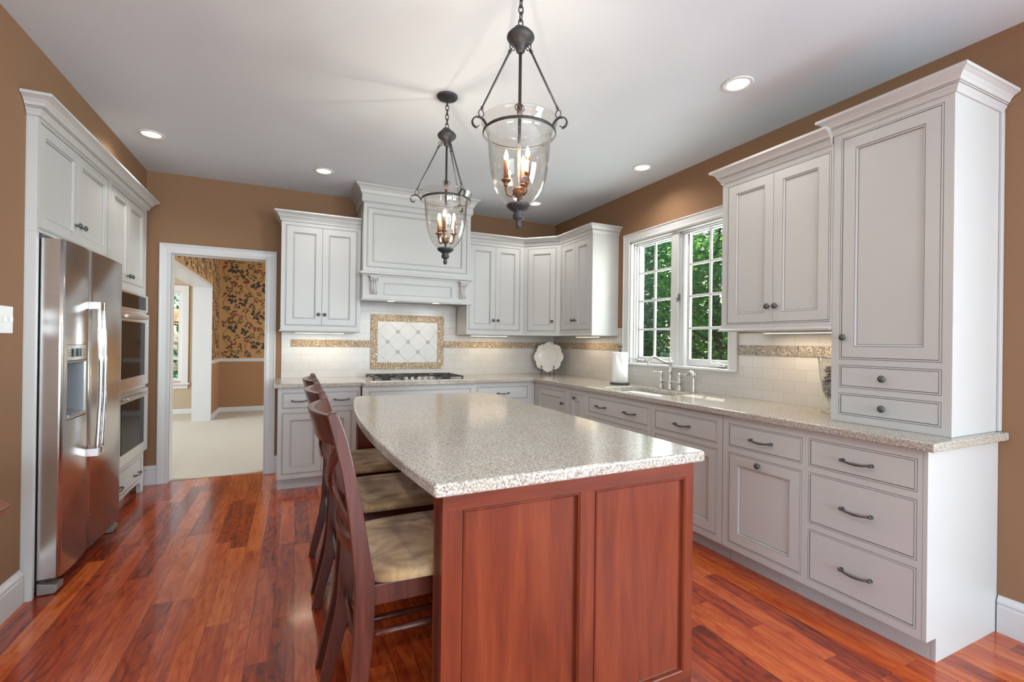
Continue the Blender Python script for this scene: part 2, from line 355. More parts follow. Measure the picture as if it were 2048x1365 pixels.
    def rings(s, x0, x1, z0, z1, loops, y=0.0, fill=True, m_fill=0):
        """concentric rectangles in the XZ plane: loops = [(inset, depth, material of the band that ENDS here)]"""
        prev = None
        for d, dep, m in loops:
            r = [(x0 + d, y + dep, z0 + d), (x1 - d, y + dep, z0 + d), (x1 - d, y + dep, z1 - d), (x0 + d, y + dep, z1 - d)]
            if prev:
                for k in range(4):
                    q = (k + 1) % 4; s.face([prev[k], prev[q], r[q], r[k]], m)
            prev = r
        if fill: s.face(prev, m_fill)
        return s
    def build(s, name, mats, parent=None, bevel=0, seg=2, angle=35, recalc=True, weld=True):
        me = bpy.data.meshes.new(name); me.from_pydata(s.v, [], s.f)
        for mt in (mats if isinstance(mats, (list, tuple)) else [mats]): me.materials.append(mt)
        for p, m, sm in zip(me.polygons, s.m, s.sm): p.material_index = m; p.use_smooth = sm
        if weld or recalc:
            bm = bmesh.new(); bm.from_mesh(me)
            if weld: bmesh.ops.remove_doubles(bm, verts=bm.verts, dist=1e-5)
            if recalc: bmesh.ops.recalc_face_normals(bm, faces=bm.faces)
            bm.to_mesh(me); bm.free()
        o = bpy.data.objects.new(name, me); C.objects.link(o)
        if parent is not None: o.parent = parent
        if bevel:
            b = o.modifiers.new('bevel', 'BEVEL'); b.width = bevel; b.segments = seg; b.limit_method = 'ANGLE'; b.angle_limit = RAD(angle)
        return o

def smooth(pts, n=5):
    P = [Vector(p) for p in pts]; out = []
    for i in range(len(P) - 1):
        p0, p1, p2, p3 = P[max(i - 1, 0)], P[i], P[i + 1], P[min(i + 2, len(P) - 1)]
        for k in range(n):
            t = k / n; out.append(.5 * ((2 * p1) + (p2 - p0) * t + (2 * p0 - 5 * p1 + 4 * p2 - p3) * t * t + (3 * p1 - p0 - 3 * p2 + p3) * t ** 3))
    return out + [P[-1]]
def tag(o, label=None, cat=None, group=None, kind=None):
    if label: o['label'] = label
    if cat: o['category'] = cat
    if group: o['group'] = group
    if kind: o['kind'] = kind
    return o
def empty(name, loc, rz, label, cat, group=None):
    o = bpy.data.objects.new(name, None); C.objects.link(o); o.location = loc; o.rotation_euler = (0, 0, rz); o.empty_display_size = .1
    return tag(o, label, cat, group)
def struct(o): o['kind'] = 'structure'; return o
def link_copy(src, parent, loc):
    c = src.copy(); C.objects.link(c); c.parent = parent; c.location = loc; return c

# ------------------------------------------------------------------ key measures (metres; camera stands at x=0, y=0)
XR, XL, YB, ZC = 2.930, -1.190, 5.042, 2.753
XF, YF = 2.322, 4.398            # base cabinet fronts
YFR = 4.340                      # range base front (bumped forward)
CT, CB = .914, .876              # counter top / underside
YE = .990                        # near end of the sink run
YN = -6.0                        # wall behind the camera

# ------------------------------------------------------------------ shell
def shell():
    struct(MB().box(-3.6, 3.07, YN - .15, 5.10, -.08, 0).build('floor', M['floor']))
    struct(MB().box(-4.9, 2.6, 5.10, 9.65, -.08, .006).build('floor_carpet', M['carpet']))
    # ceiling with holes hidden by the light trims
    struct(MB().box(-3.6, 3.07, YN - .15, 5.16, ZC, ZC + .1).build('ceiling', M['ceiling']))
    struct(MB().box(-4.9, 2.6, 5.16, 9.65, ZC, ZC + .1).build('ceiling_dining', M['ceiling']))
    # right wall with the sink window opening and an unseen one added for light
    b = MB()
    wy0, wy1, wz0, wz1 = 2.455, 3.60, 1.084, 2.285
    b.box(XR, XR + .14, YN, -2.5, 0, ZC); b.box(XR, XR + .14, -.5, wy0, 0, ZC); b.box(XR, XR + .14, -2.5, -.5, 0, .48); b.box(XR, XR + .14, -2.5, -.5, 2.34, ZC); b.box(XR, XR + .14, wy1, YB + .1, 0, ZC)
    b.box(XR, XR + .14, wy0, wy1, 0, wz0); b.box(XR, XR + .14, wy0, wy1, wz1, ZC)
    struct(b.build('wall_right', M['wall']))
    # back wall with the doorway
    b = MB(); dx0, dx1, dz = -1.03, -.262, 2.07
    b.box(XL - .9, dx0, YB, YB + .118, 0, ZC); b.box(dx1, XR, YB, YB + .118, 0, ZC); b.box(dx0, dx1, YB, YB + .118, dz, ZC)
    struct(b.build('wall_back', M['wall']))
    # left wall with the niche for the built-in cabinets
    b = MB(); n0, n1, nz = 3.036, 4.884, 2.40
    b.box(XL - .14, XL, 1.0, n0, 0, ZC); b.box(XL - .14, XL, n1, YB, 0, ZC); b.box(XL - .14, XL, n0, n1, nz, ZC)
    b.box(XL - .80, XL - .72, n0 - .06, n1 + .06, 0, ZC)
    b.box(XL - .72, XL - .14, n0 - .06, n0, 0, ZC); b.box(XL - .72, XL - .14, n1, n1 + .06, 0, ZC)
    b.box(-3.6, XL, .9, 1.0, 0, ZC)
    struct(b.build('wall_left', M['wall']))
    # breakfast end behind the camera: window openings
    b = MB(); b.box(-3.6, -1.35, YN - .14, YN, 0, ZC); b.box(2.75, 3.07, YN - .14, YN, 0, ZC); b.box(-1.35, 2.75, YN - .14, YN, 0, .45); b.box(-1.35, 2.75, YN - .14, YN, 2.55, ZC)
    for x in (-.32, .7, 1.72): b.box(x - .04, x + .04, YN - .14, YN - .05, .45, 2.5)
    struct(b.build('wall_front', M['wall']))
    b = MB(); b.box(-3.74, -3.6, YN, -2.4, 0, ZC); b.box(-3.74, -3.6, 0, 1.0, 0, ZC); b.box(-3.74, -3.6, -2.4, 0, 0, .45); b.box(-3.74, -3.6, -2.4, 0, 2.45, ZC)
    struct(b.build('wall_breakfast', M['wall']))
    # baseboards
    prof = [(0, 0), (.016, 0), (.016, .118), (.013, .124), (.013, .130), (.017, .136), (.015, .145), (.008, .155), (.004, .166), (0, .166)]
    b = MB(); b.sweep([(XL, 1.0), (XL, 3.034)], prof); struct(b.build('baseboard_left', M['trim']))
    b = MB(); b.sweep([(XR, .985), (XR, YN)], prof); struct(b.build('baseboard_right', M['trim']))
    b = MB(); b.sweep([(XL, 4.93), (XL, YB), (-1.09, YB)], prof); b.sweep([(-.19, YB), (-.126, YB)], prof); struct(b.build('baseboard_back', M['trim']))
    # door casing + jamb liner
    b = MB(); cp = [(0, 0), (.075, 0), (.082, .006), (.085, .022), (.078, .025), (.06, .018), (.03, .014), (.012, .016), (.004, .016), (0, .010)]
    # casing as sweep in the XZ plane: build in XY then turned upright
    t = MB(); t.sweep([(-1.005, 0), (-1.005, 2.045), (-.252, 2.045), (-.252, 0)], [(-o, z) for o, z in cp])
    b.v = [(x, YB - z, y) for x, y, z in t.v]; b.f = t.f; b.m = t.m; b.sm = t.sm
    b.box(-1.03, -1.005, YB - .012, YB + .13, 0, 2.07); b.box(-.262, -.252, YB - .012, YB + .13, 0, 2.07); b.box(-1.03, -.252, YB - .012, YB + .13, 2.045, 2.075)
    struct(b.build('trim_1', M['trim']))
shell()

# ------------------------------------------------------------------ dining room and room beyond
def wallpaper_leaves(b, W, H, P, seed):
    """vines, leaf clusters on a rectangle W x H; P maps (u, v, lift) -> 3-D"""
    rnd = random.Random(seed)
    def leaf(u, v, a, ln, wd, m):
        pts = []
        for t, k in ((0, 0), (.25, .8), (.5, 1), (.7, .62), (1, 0), (.7, -.62), (.5, -1), (.25, -.8)):
            pts.append(P(u + cos(a) * ln * t - sin(a) * wd * k * .5, v + sin(a) * ln * t + cos(a) * wd * k * .5, .0012 + rnd.random() * .0008))
        b.face(pts, m)
    def vine(u0, v0, v1, amp, ph, step=.02):
        prev = None; v = v0
        while v < v1:
            u = u0 + amp * sin(v * 11 + ph)
            if prev and 0 < u < W and 0 < v < H:
                b.face([P(prev[0] - .004, prev[1], .001), P(prev[0] + .004, prev[1], .001), P(u + .004, v, .001), P(u - .004, v, .001)], 1)
            prev = (u, v); v += step
    rep = .52; pu = .34
    for iu in range(-1, int(W / pu) + 2):
        u0 = iu * pu + .12; ph = (iu % 2) * 2.2
        vine(u0, 0, H, .07, ph)
        for iv in range(-1, int(H / rep) + 2):
            v0 = iv * rep + (iu % 2) * .24
            for (du, dv, s_, n, big) in ((.085, .05, 1.45, 9, 2), (-.06, .12, 1.0, 6, 4), (.04, .20, 1.15, 7, 3), (-.10, .27, 1.35, 9, 2), (.10, .32, 1.0, 6, 4), (-.02, .40, 1.1, 7, 3), (.14, .43, .85, 5, 2), (-.14, .46, .8, 5, 3), (.15, .15, .75, 4, 3), (-.15, .02, .8, 5, 4)):
                cu, cv = u0 + du + rnd.uniform(-.012, .012), v0 + dv
                for k in range(n):
                    a = 2 * pi * k / n + rnd.random(); ln = .048 * s_ * rnd.uniform(.7, 1.3); q_ = .024 * s_ * rnd.random()
                    uu, vv = cu + cos(a) * q_, cv + sin(a) * q_
                    if .05 < uu < W - .05 and .05 < vv < H - .06: leaf(uu, vv, a, ln, ln * .66, big if rnd.random() < .65 else rnd.choice((2, 3, 4)))
def dining():
    XD = XL; YD = 9.5
    rail, top = .90, ZC
    # left dining wall with the cased opening (y 5.7 - 8.6), other side is the far room
    b = MB(); b.box(XD - .22, XD, 8.6, YD, 0, rail); struct(b.build('wall_dining_left', M['wall_dining']))
    wp = [M['wp_base'], M['wp_stem'], M['wp_dark'], M['wp_olive'], M['wp_red']]
    b = MB(); b.box(XD - .22, XD, 8.6, YD, rail, top); b.box(XD - .22, XD, 5.16, 8.6, 2.10, top)
    wallpaper_leaves(b, .9, top - rail, lambda u, v, h: (XD + h, 8.6 + u, rail + v), 3)
    wallpaper_leaves(b, 3.4, top - 2.12, lambda u, v, h: (XD + h, 5.2 + u, 2.12 + v), 4)
    struct(b.build('wall_dining_left_papered', wp, weld=False, recalc=False))
    b = MB(); b.box(XD, 2.6, YD, YD + .1, 0, rail); struct(b.build('wall_dining_back', M['wall_dining']))
    b = MB(); b.box(XD, 2.6, YD, YD + .1, rail, top); wallpaper_leaves(b, 1.3, top - rail, lambda u, v, h: (XD + u, YD - h, rail + v), 9)
    struct(b.build('wall_dining_back_papered', wp, weld=False, recalc=False))
    b = MB(); b.box(2.5, 2.6, 5.16, YD, 0, .8); b.box(2.5, 2.6, 5.16, 6.2, .8, ZC); b.box(2.5, 2.6, 8.5, YD, .8, ZC); b.box(2.5, 2.6, 6.2, 8.5, 2.4, ZC); struct(b.build('wall_dining_right', M['wall_dining']))
    # chair rail + baseboard of the dining room
    cr = [(0, .885), (.012, .885), (.018, .90), (.012, .915), (.022, .928), (.022, .94), (0, .945)]
    b = MB(); b.sweep([(XD, 8.6), (XD, YD), (1.2, YD)], cr); struct(b.build('trim_2', M['trim']))
    bb = [(0, 0), (.015, 0), (.015, .07), (.008, .085), (0, .085)]
    b = MB(); b.sweep([(XD, 8.6), (XD, YD), (1.2, YD)], bb); struct(b.build('baseboard_dining', M['trim']))
    # cased opening lining
    b = MB(); b.box(XD - .24, XD + .012, 8.57, 8.615, 0, 2.08); b.box(XD - .24, XD + .012, 5.2, 8.615, 2.08, 2.13)
    struct(b.build('trim_3', M['trim']))
    # far room
    wx0, wx1, wz0, wz1 = -2.62, -1.735, .56, 2.07
    b = MB(); b.box(-4.9, wx0, YD, YD + .12, 0, ZC); b.box(wx1, XD, YD, YD + .12, 0, ZC); b.box(wx0, wx1, YD, YD + .12, 0, wz0); b.box(wx0, wx1, YD, YD + .12, wz1, ZC)
    b.box(-4.9, -4.8, 5.16, 6.0, 0, ZC); b.box(-4.9, -4.8, 8.4, YD, 0, ZC); b.box(-4.9, -4.8, 6.0, 8.4, 0, .5); b.box(-4.9, -4.8, 6.0, 8.4, 2.5, ZC)
    b.box(-4.9, -2.09, 5.05, 5.16, 0, ZC)
    struct(b.build('wall_far_room', M['wall_far']))
    b = MB(); b.sweep([(-4.8, YD), (-1.41, YD)], bb); struct(b.build('baseboard_far_room', M['trim']))
    wn = bpy.data.objects.new('window_2', None); C.objects.link(wn); wn.location = (wx0, YD, wz0); struct(wn); tag(wn, 'tall white sash window glimpsed through the doorway and cased opening', 'window')
    W, H = wx1 - wx0, wz1 - wz0
    b = MB(); b.box(-.1, 0, -.022, 0, -.06, H + .1); b.box(W, W + .1, -.022, 0, -.06, H + .1); b.box(-.1, W + .1, -.024, 0, H, H + .105); b.box(-.13, W + .13, -.06, 0, -.06, -.03); b.box(-.1, W + .1, -.02, 0, -.13, -.06)
    b.build('casing', M['trim'], wn, .004)
    b = MB()
    for x0, x1, z0, z1 in ((0, .05, 0, H), (W - .05, W, 0, H), (.05, W - .05, 0, .05), (.05, W - .05, H - .05, H), (.05, W - .05, .36, .40), (.05, W - .05, H / 2 - .02, H / 2 + .02)): b.box(x0, x1, .02, .06, z0, z1)
    for z in (.75, 1.12): b.box(.05, W - .05, .03, .05, z - .009, z + .009)
    for x in (W / 3, 2 * W / 3): b.box(x - .009, x + .009, .0305, .0495, .05, H - .05)
    b.build('sash', M['trim'], wn)
    MB().box(.045, W - .045, .038, .042, .045, H - .045).build('pane', M['pane'], wn)
dining()

# ------------------------------------------------------------------ cabinets
CROWN = [(0, 0), (.007, 0), (.011, .007), (.011, .014), (.018, .024), (.018, .029), (.0165, .029), (.0165, .031), (.022, .031), (.022, .035), (.0205, .035), (.0205, .037), (.026, .038), (.030, .050), (.040, .063), (.054, .071), (.060, .073), (.060, .086), (0, .086)]
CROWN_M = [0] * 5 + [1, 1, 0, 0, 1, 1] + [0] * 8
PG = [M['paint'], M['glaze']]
_knob_mesh = MB().lathe([(.0055, 0), (.0075, .002), (.0055, .006), (.0055, .014), (.011, .017), (.0165, .021), (.0165, .024), (.014, .0285), (.008, .0315), (0, .033)], 18, axis='y', sgn=-1).build('knob', M['pewter']).data
def _pull(length):
    b = MB(); h = length / 2
    pts = [(-h + .004, -.001, 0), (-h + .003, -.014, .001), (-h + .012, -.022, 0), (-h * .5, -.026, -.004), (0, -.027, -.006), (h * .5, -.026, -.004), (h - .012, -.022, 0), (h - .003, -.014, .001), (h - .004, -.001, 0)]
    b.tube(pts, [.006, .005, .0055, .0048, .0062, .0048, .0055, .005, .006], 8)
    for sx in (-1, 1): b.sphere((sx * (h - .003), -.019, .001), .0085, 8); b.lathe([(.0085, 0), (.0085, .003), (.006, .005)], 10, (sx * (h - .004), 0, 0), 'y', sgn=-1)
    me = b.build('pull', M['pewter']); d = me.data; bpy.data.objects.remove(me); return d
bpy.data.objects.remove(bpy.data.objects['knob'])
_pull_mesh = _pull(.128); _pull_short = _pull(.108)
def hw(kind, x, z, parent):
    o = bpy.data.objects.new('knob' if kind == 'knob' else 'pull', {'knob': _knob_mesh, 'pull': _pull_mesh, 'short': _pull_short}[kind]); C.objects.link(o); o.parent = parent; o.location = (x, 0, z); return o

def ring_frame(b, x0, x1, z0, z1, holes, y=0.0):
    """flat face at depth y with rectangular openings, each edged by a beaded, glazed rebate"""
    xs = sorted({x0, x1} | {h[0] for h in holes} | {h[1] for h in holes}); zs = sorted({z0, z1} | {h[2] for h in holes} | {h[3] for h in holes})
    for i in range(len(xs) - 1):
        for j in range(len(zs) - 1):
            cx, cz = (xs[i] + xs[i + 1]) / 2, (zs[j] + zs[j + 1]) / 2
            if any(h[0] < cx < h[1] and h[2] < cz < h[3] for h in holes): continue
            b.face([(xs[i], y, zs[j]), (xs[i + 1], y, zs[j]), (xs[i + 1], y, zs[j + 1]), (xs[i], y, zs[j + 1])], 0)
    for h in holes:
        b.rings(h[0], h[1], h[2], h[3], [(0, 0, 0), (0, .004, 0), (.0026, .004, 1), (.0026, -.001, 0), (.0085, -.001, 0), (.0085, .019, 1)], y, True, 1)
GAP = .0108
def door_mesh(x0, x1, z0, z1, s=.054, rail=None):
    b = MB()
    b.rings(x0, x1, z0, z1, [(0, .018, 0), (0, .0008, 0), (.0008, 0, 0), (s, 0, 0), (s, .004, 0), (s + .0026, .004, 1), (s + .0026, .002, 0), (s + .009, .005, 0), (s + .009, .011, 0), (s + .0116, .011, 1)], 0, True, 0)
    b.face([(x0, .018, z0), (x0, .018, z1), (x1, .018, z1), (x1, .018, z0)], 0); return b
def slab_mesh(x0, x1, z0, z1):
    b = MB(); b.rings(x0, x1, z0, z1, [(0, .018, 0), (0, .0008, 0), (.0008, 0, 0)], 0, True, 0)
    b.face([(x0, .018, z0), (x0, .018, z1), (x1, .018, z1), (x1, .018, z0)], 0); return b

def cabinet(name, label, cat, loc, rz, W, H, D, openings, group=None, z0=0.0, toe=None, body=True):
    """local frame: x along the face, y=0 the face plane (+y into the cabinet), z up from z0.
    openings: (x0,x1,z0,z1,[leaves]); leaf = ('door'|'drawer', x0, x1, [hardware])"""
    root = empty(name, loc, rz, label, cat, group)
    b = MB(); ring_frame(b, 0, W, z0, H, [o[:4] for o in openings])
    # carcass
    b.face([(0, 0, z0), (0, 0, H), (0, D, H), (0, D, z0)], 0); b.face([(W, 0, z0), (W, D, z0), (W, D, H), (W, 0, H)], 0)
    b.face([(0, 0, H), (W, 0, H), (W, D, H), (0, D, H)], 0); b.face([(0, 0, z0), (0, D, z0), (W, D, z0), (W, 0, z0)], 0); b.face([(0, D, z0), (0, D, H), (W, D, H), (W, D, z0)], 0)
    b.build('body', PG, root, recalc=True)
    if toe:
        MB().box(toe.get('x0', 0), toe.get('x1', W), toe['in'], D, 0, z0).build('toe_kick', M['paint'], root)
    for o in openings:
        for kind, a, c, hws in o[4]:
            x0 = o[0] + GAP if a is None else a + .0012; x1 = o[1] - GAP if c is None else c - .0012
            msh = door_mesh(x0, x1, o[2] + GAP, o[3] - GAP) if kind == 'door' else slab_mesh(x0, x1, o[2] + GAP, o[3] - GAP)
            d = msh.build('door' if kind == 'door' else 'drawer_front', PG, root)
            for hk, hx, hz in hws: hw(hk, hx, hz, d)
    return root

def rail_under(root, path, z):
    MB().sweep(path, [(0, z), (.010, z), (.012, z + .006), (.006, z + .012), (.006, z + .018), (0, z + .022)]).build('light_rail', M['paint'], root)

# --- base cabinets, range wall (faces -Y; local x = world x - X0)
B0 = -.125
cabinet('base_cabinet', 'white base cabinet with a wide drawer over two doors, beside the doorway', 'cabinet', (B0, YF, 0), 0, .67, CB, YB - YF - .012,
        [(.031, .653, .697, .836, [('drawer', None, None, [('pull', .17, .765), ('pull', .51, .765)])]),
         (.031, .597, .135, .664, [('door', None, .345, [('knob', .318, .60)]), ('door', .345, None, [('knob', .372, .60)])])], 'white base cabinets', .1, {'in': .06})
cabinet('cooktop_cabinet', 'white bumped-out base cabinet directly under the gas cooktop', 'cabinet', (.555, YFR, 0), 0, 1.075, CB, YB - YFR - .012,
        [(.055, 1.03, .697, .832, [('drawer', None, None, [])]),
         (.055, 1.03, .135, .664, [('door', None, .5425, [('knob', .51, .60)]), ('door', .5425, None, [('knob', .575, .60)])])], 'white base cabinets', .1, {'in': .06})
cabinet('base_cabinet', 'white base cabinet with drawers right of the cooktop in the back corner', 'cabinet', (1.634, YF, 0), 0, XF - 1.634 - .002, CB, YB - YF - .012,
        [(.033, .611, .697, .832, [('drawer', None, None, [('pull', .322, .763)])]),
         (.033, .611, .42, .664, [('drawer', None, None, [('pull', .322, .55)])]),
         (.033, .611, .135, .387, [('drawer', None, None, [('pull', .322, .27)])])], 'white base cabinets', .1, {'in': .06})

# --- base cabinets, window wall (faces -X; local x = Y1 - world y)
RZ = -pi / 2
def rloc(y): return (XF, y, 0)
Dr = XR - XF - .012
def R_(y1, y): return y1 - y
y1 = 4.396
cabinet('corner_base_cabinet', 'white base cabinet with a single panelled door in the inner corner under the plate', 'cabinet', rloc(y1), RZ, y1 - 3.732, CB, Dr,
        [(R_(y1, 4.333), R_(y1, 3.769), .135, .83, [('door', None, None, [('knob', R_(y1, 3.81), .716)])])], 'white base cabinets', .1, {'in': .075})
y1 = 3.730
cabinet('pullout_cabinet', 'narrow white pull-out base cabinet with one knob, left of the sink drawers', 'cabinet', rloc(y1), RZ, y1 - 3.424, CB, Dr,
        [(R_(y1, 3.693), R_(y1, 3.456), .135, .83, [('door', None, None, [('knob', R_(y1, 3.598), .792)])])], 'white base cabinets', .1, {'in': .075})
y1 = 3.422
cabinet('sink_cabinet', 'white sink base cabinet with a two-handled false drawer under the sink', 'cabinet', rloc(y1), RZ, y1 - 2.602, CB, Dr,
        [(R_(y1, 3.389), R_(y1, 2.633), .694, .83, [('drawer', None, None, [('pull', R_(y1, 3.203), .76), ('pull', R_(y1, 2.833), .76)])]),
         (R_(y1, 3.389), R_(y1, 2.633), .135, .662, [('door', None, R_(y1, 3.011), [('knob', R_(y1, 3.04), .60)]), ('door', R_(y1, 3.011), None, [('knob', R_(y1, 2.982), .60)])])], 'white base cabinets', .1, {'in': .075})
y1 = 2.599
cabinet('dishwasher', 'panel-front dishwasher disguised as a white cabinet, right of the sink behind the island corner', 'dishwasher', rloc(y1), RZ, y1 - 1.987, .868, Dr,
        [(R_(y1, 2.567), R_(y1, 2.023), .693, .83, [('drawer', None, None, [('pull', R_(y1, 2.303), .76)])]),
         (R_(y1, 2.567), R_(y1, 2.023), .135, .664, [('door', None, None, [])])], None, .1, {'in': .075})
y1 = 1.982
cabinet('base_cabinet', 'white base cabinet with one drawer above a knobbed pull-out door, beside the drawer bank', 'cabinet', rloc(y1), RZ, y1 - 1.488, CB, Dr,
        [(R_(y1, 1.946), R_(y1, 1.504), .698, .832, [('drawer', None, None, [('pull', R_(y1, 1.731), .762)])]),
         (R_(y1, 1.946), R_(y1, 1.504), .135, .664, [('door', None, None, [('knob', R_(y1, 1.742), .629)])])], 'white base cabinets', .1, {'in': .075})
y1 = 1.4875
cr_ = cabinet('drawer_cabinet', 'white three-drawer base cabinet at the near end of the run with a plain side panel', 'cabinet', rloc(y1), RZ, y1 - YE - .018, CB, Dr,
        [(R_(y1, 1.472), R_(y1, 1.026), .697, .835, [('drawer', None, None, [('pull', R_(y1, 1.251), .764)])]),
         (R_(y1, 1.472), R_(y1, 1.026), .416, .668, [('drawer', None, None, [('pull', R_(y1, 1.251), .538)])]),
         (R_(y1, 1.472), R_(y1, 1.026), .135, .386, [('drawer', None, None, [('pull', R_(y1, 1.251), .256)])])], 'white base cabinets', .1, {'in': .075})
# end panel with the toe notch (polygon in local y,z)
b = MB(); b.prism([(0, .1), (.075, .1), (.075, 0), (Dr + .010, 0), (Dr + .010, CB), (0, CB)], 'x', y1 - YE - .0175, y1 - YE); b.build('end_panel', M['paint'], cr_, .0015)

# --- countertop (one continuous L with the bump and the sink cut-out)
def counter():
    ov = .038
    o = [(-.16, YF - ov), (.545, YF - ov), (.560, YFR - ov), (1.625, YFR - ov), (1.640, YF - ov - .006), (XF - ov, YF - ov - .006), (XF - ov, YE - .036), (XR - .001, YE - .036), (XR - .001, YB - .001), (-.16, YB - .001)]
    hx0, hx1, hy0, hy1, r = 2.385, 2.765, 2.615, 3.295, .06
    hole = []
    for cx, cy, a0 in ((hx1 - r, hy1 - r, 0), (hx0 + r, hy1 - r, 90), (hx0 + r, hy0 + r, 180), (hx1 - r, hy0 + r, 270)):
        for k in range(7): a = RAD(a0 + k * 15); hole.append((cx + r * cos(a), cy + r * sin(a)))
    bm = bmesh.new(); es = []
    for loop in (o, hole):
        vs = [bm.verts.new((x, y, CT)) for x, y in loop]
        for i in range(len(vs)): es.append(bm.edges.new((vs[i], vs[(i + 1) % len(vs)])))
    bmesh.ops.triangle_fill(bm, use_beauty=True, edges=es)
    g = bmesh.ops.extrude_face_region(bm, geom=bm.faces[:]); bmesh.ops.translate(bm, vec=(0, 0, -.0375), verts=[v for v in g['geom'] if isinstance(v, bmesh.types.BMVert)])
    bmesh.ops.recalc_face_normals(bm, faces=bm.faces)
    me = bpy.data.meshes.new('countertop'); bm.to_mesh(me); bm.free(); me.materials.append(M['granite'])
    ob = bpy.data.objects.new('countertop', me); C.objects.link(ob)
    bv = ob.modifiers.new('bevel', 'BEVEL'); bv.width = .007; bv.segments = 3; bv.limit_method = 'ANGLE'; bv.angle_limit = RAD(40)
    tag(ob, 'speckled beige granite countertop running along the range wall and under the window', 'countertop')
    # sink basin under the cut-out
    s = empty('sink', (hx0, hy0, CB), 0, 'undermount stainless steel sink basin below the window', 'sink')
    W, Hh = hx1 - hx0, hy1 - hy0; b = MB(); d = -.2; t = .012
    ins = [(-.012, -.0005, .06), (0, -.0005, .06), (.006, -.02, .06), (.012, d + .03, .06), (.04, d, .05)]
    prev = None
    for i, z, rr in ins:
        ring = []
        for cx, cy, a0 in ((W - i - rr, Hh - i - rr, 0), (i + rr, Hh - i - rr, 90), (i + rr, i + rr, 180), (W - i - rr, i + rr, 270)):
            for k in range(7): a = RAD(a0 + k * 15); ring.append((cx + rr * cos(a), cy + rr * sin(a), z))
        if prev:
            for k in range(len(ring)): q = (k + 1) % len(ring); b.face([prev[k], prev[q], ring[q], ring[k]], 0, True)
        prev = ring
    b.face(prev); ob2 = b.build('basin', M['sink'], s, recalc=False)
    MB().lathe([(.045, 0), (.045, .003), (.03, .004), (.025, .001), (0, .001)], 20, (W / 2, Hh / 2, d)).build('drain', M['nickel'], s)
counter()

# --- upper cabinets, range wall
UB, UT = 1.365, 2.369; YU, XU = 4.684, 2.616; CZ = 2.364
def crown_on(root, path, seg, z, hgt=.086, pr=.060, local=None):
    p = [(o * pr / .060, z + q * hgt / .086) for o, q in CROWN]
    b = MB(); b.sweep(path, p, seg, 0, CROWN_M)
    if local:   # world path -> local frame of the root
        mw = Matrix.Translation(Vector(local[0])) @ Matrix.Rotation(local[1], 4, 'Z'); inv = mw.inverted(); b.v = [tuple(inv @ Vector(v)) for v in b.v]
    return b.build('crown_molding', PG, root)
UD = YB - YU - .002
c = cabinet('upper_cabinet', 'white two-door wall cabinet between the doorway and the range hood', 'cabinet', (-.12, YU, 0), 0, .686, UT, UD,
        [(.033, .656, 1.417, 2.337, [('door', None, .344, [('knob', .316, 1.525)]), ('door', .344, None, [('knob', .369, 1.525)])])], 'white wall cabinets', UB)
PB = [(-.12, YB - .003), (-.12, YU), (.566, YU)]
crown_on(c, PB, (0, 2), CZ, .088, .058, ((-.12, YU, 0), 0))
MB().sweep([(0, UD - .01), (0, 0), (.686, 0)], [(0, UB), (.012, UB), (.014, UB + .006), (.006, UB + .013), (0, UB + .016)]).build('light_rail', M['paint'], c)
# right of hood, diagonal, window wall: continuous crown cut at the mitres
PATH = [(1.650, YU), (2.320, YU), (XU, 4.386), (XU, 3.776), (XR - .003, 3.776)]
loc = (1.650, YU, 0)
c = cabinet('upper_cabinet', 'white two-door wall cabinet on the range wall just right of the hood', 'cabinet', loc, 0, .669, UT, UD,
        [(.020, .628, 1.415, 2.337, [('door', None, .328, [('knob', .302, 1.524)]), ('door', .328, None, [('knob', .356, 1.524)])])], 'white wall cabinets', UB)
crown_on(c, PATH, (0, 1), CZ, .085, .058, (loc, 0))
b = MB(); b.sweep(PATH, [(0, UB), (.012, UB), (.014, UB + .006), (.006, UB + .013), (0, UB + .016)], (0, 1)); b.v = [(x - loc[0], y - loc[1], z) for x, y, z in b.v]; b.build('light_rail', M['paint'], c)
# diagonal corner unit: prism body + face
loc = (2.3205, YU - .0005, 0); rz = -pi / 4 - .0068; dl = Vector((XU - 2.3205, 4.386 - YU)).length
rz = math.atan2(4.386 - YU, XU - 2.3205)
root = empty('corner_cabinet', loc, rz, 'white single-door diagonal wall cabinet set across the back corner', 'cabinet', 'white wall cabinets')
inv = (Matrix.Translation(Vector(loc)) @ Matrix.Rotation(rz, 4, 'Z')).inverted()
b = MB(); hole = (.040, .375, 1.415, 2.337); ring_frame(b, 0, dl, UB, UT, [hole])
fp = [tuple((inv @ Vector((x, y, 0)))[:2]) for x, y in ((2.3205, YU), (XU, 4.3865), (XR - .002, 4.3865), (XR - .002, YB - .002), (2.3205, YB - .002))]
for i in range(1, 5):
    p, q = fp[i], fp[(i + 1) % 5]; b.face([(p[0], p[1], UB), (q[0], q[1], UB), (q[0], q[1], UT), (p[0], p[1], UT)], 0)
b.face([(p[0], p[1], UB) for p in fp]); b.face([(p[0], p[1], UT) for p in fp]); b.build('body', PG, root)
d = door_mesh(hole[0] + GAP, hole[1] - GAP, hole[2] + GAP, hole[3] - GAP).build('door', PG, root); hw('knob', .338, 1.524, d)
crown_on(root, PATH, (1, 2), CZ, .085, .058, (loc, rz))
b = MB(); b.sweep(PATH, [(0, UB), (.012, UB), (.014, UB + .006), (.006, UB + .013), (0, UB + .016)], (1, 2)); b.v = [tuple(inv @ Vector(v)) for v in b.v]; b.build('light_rail', M['paint'], root)
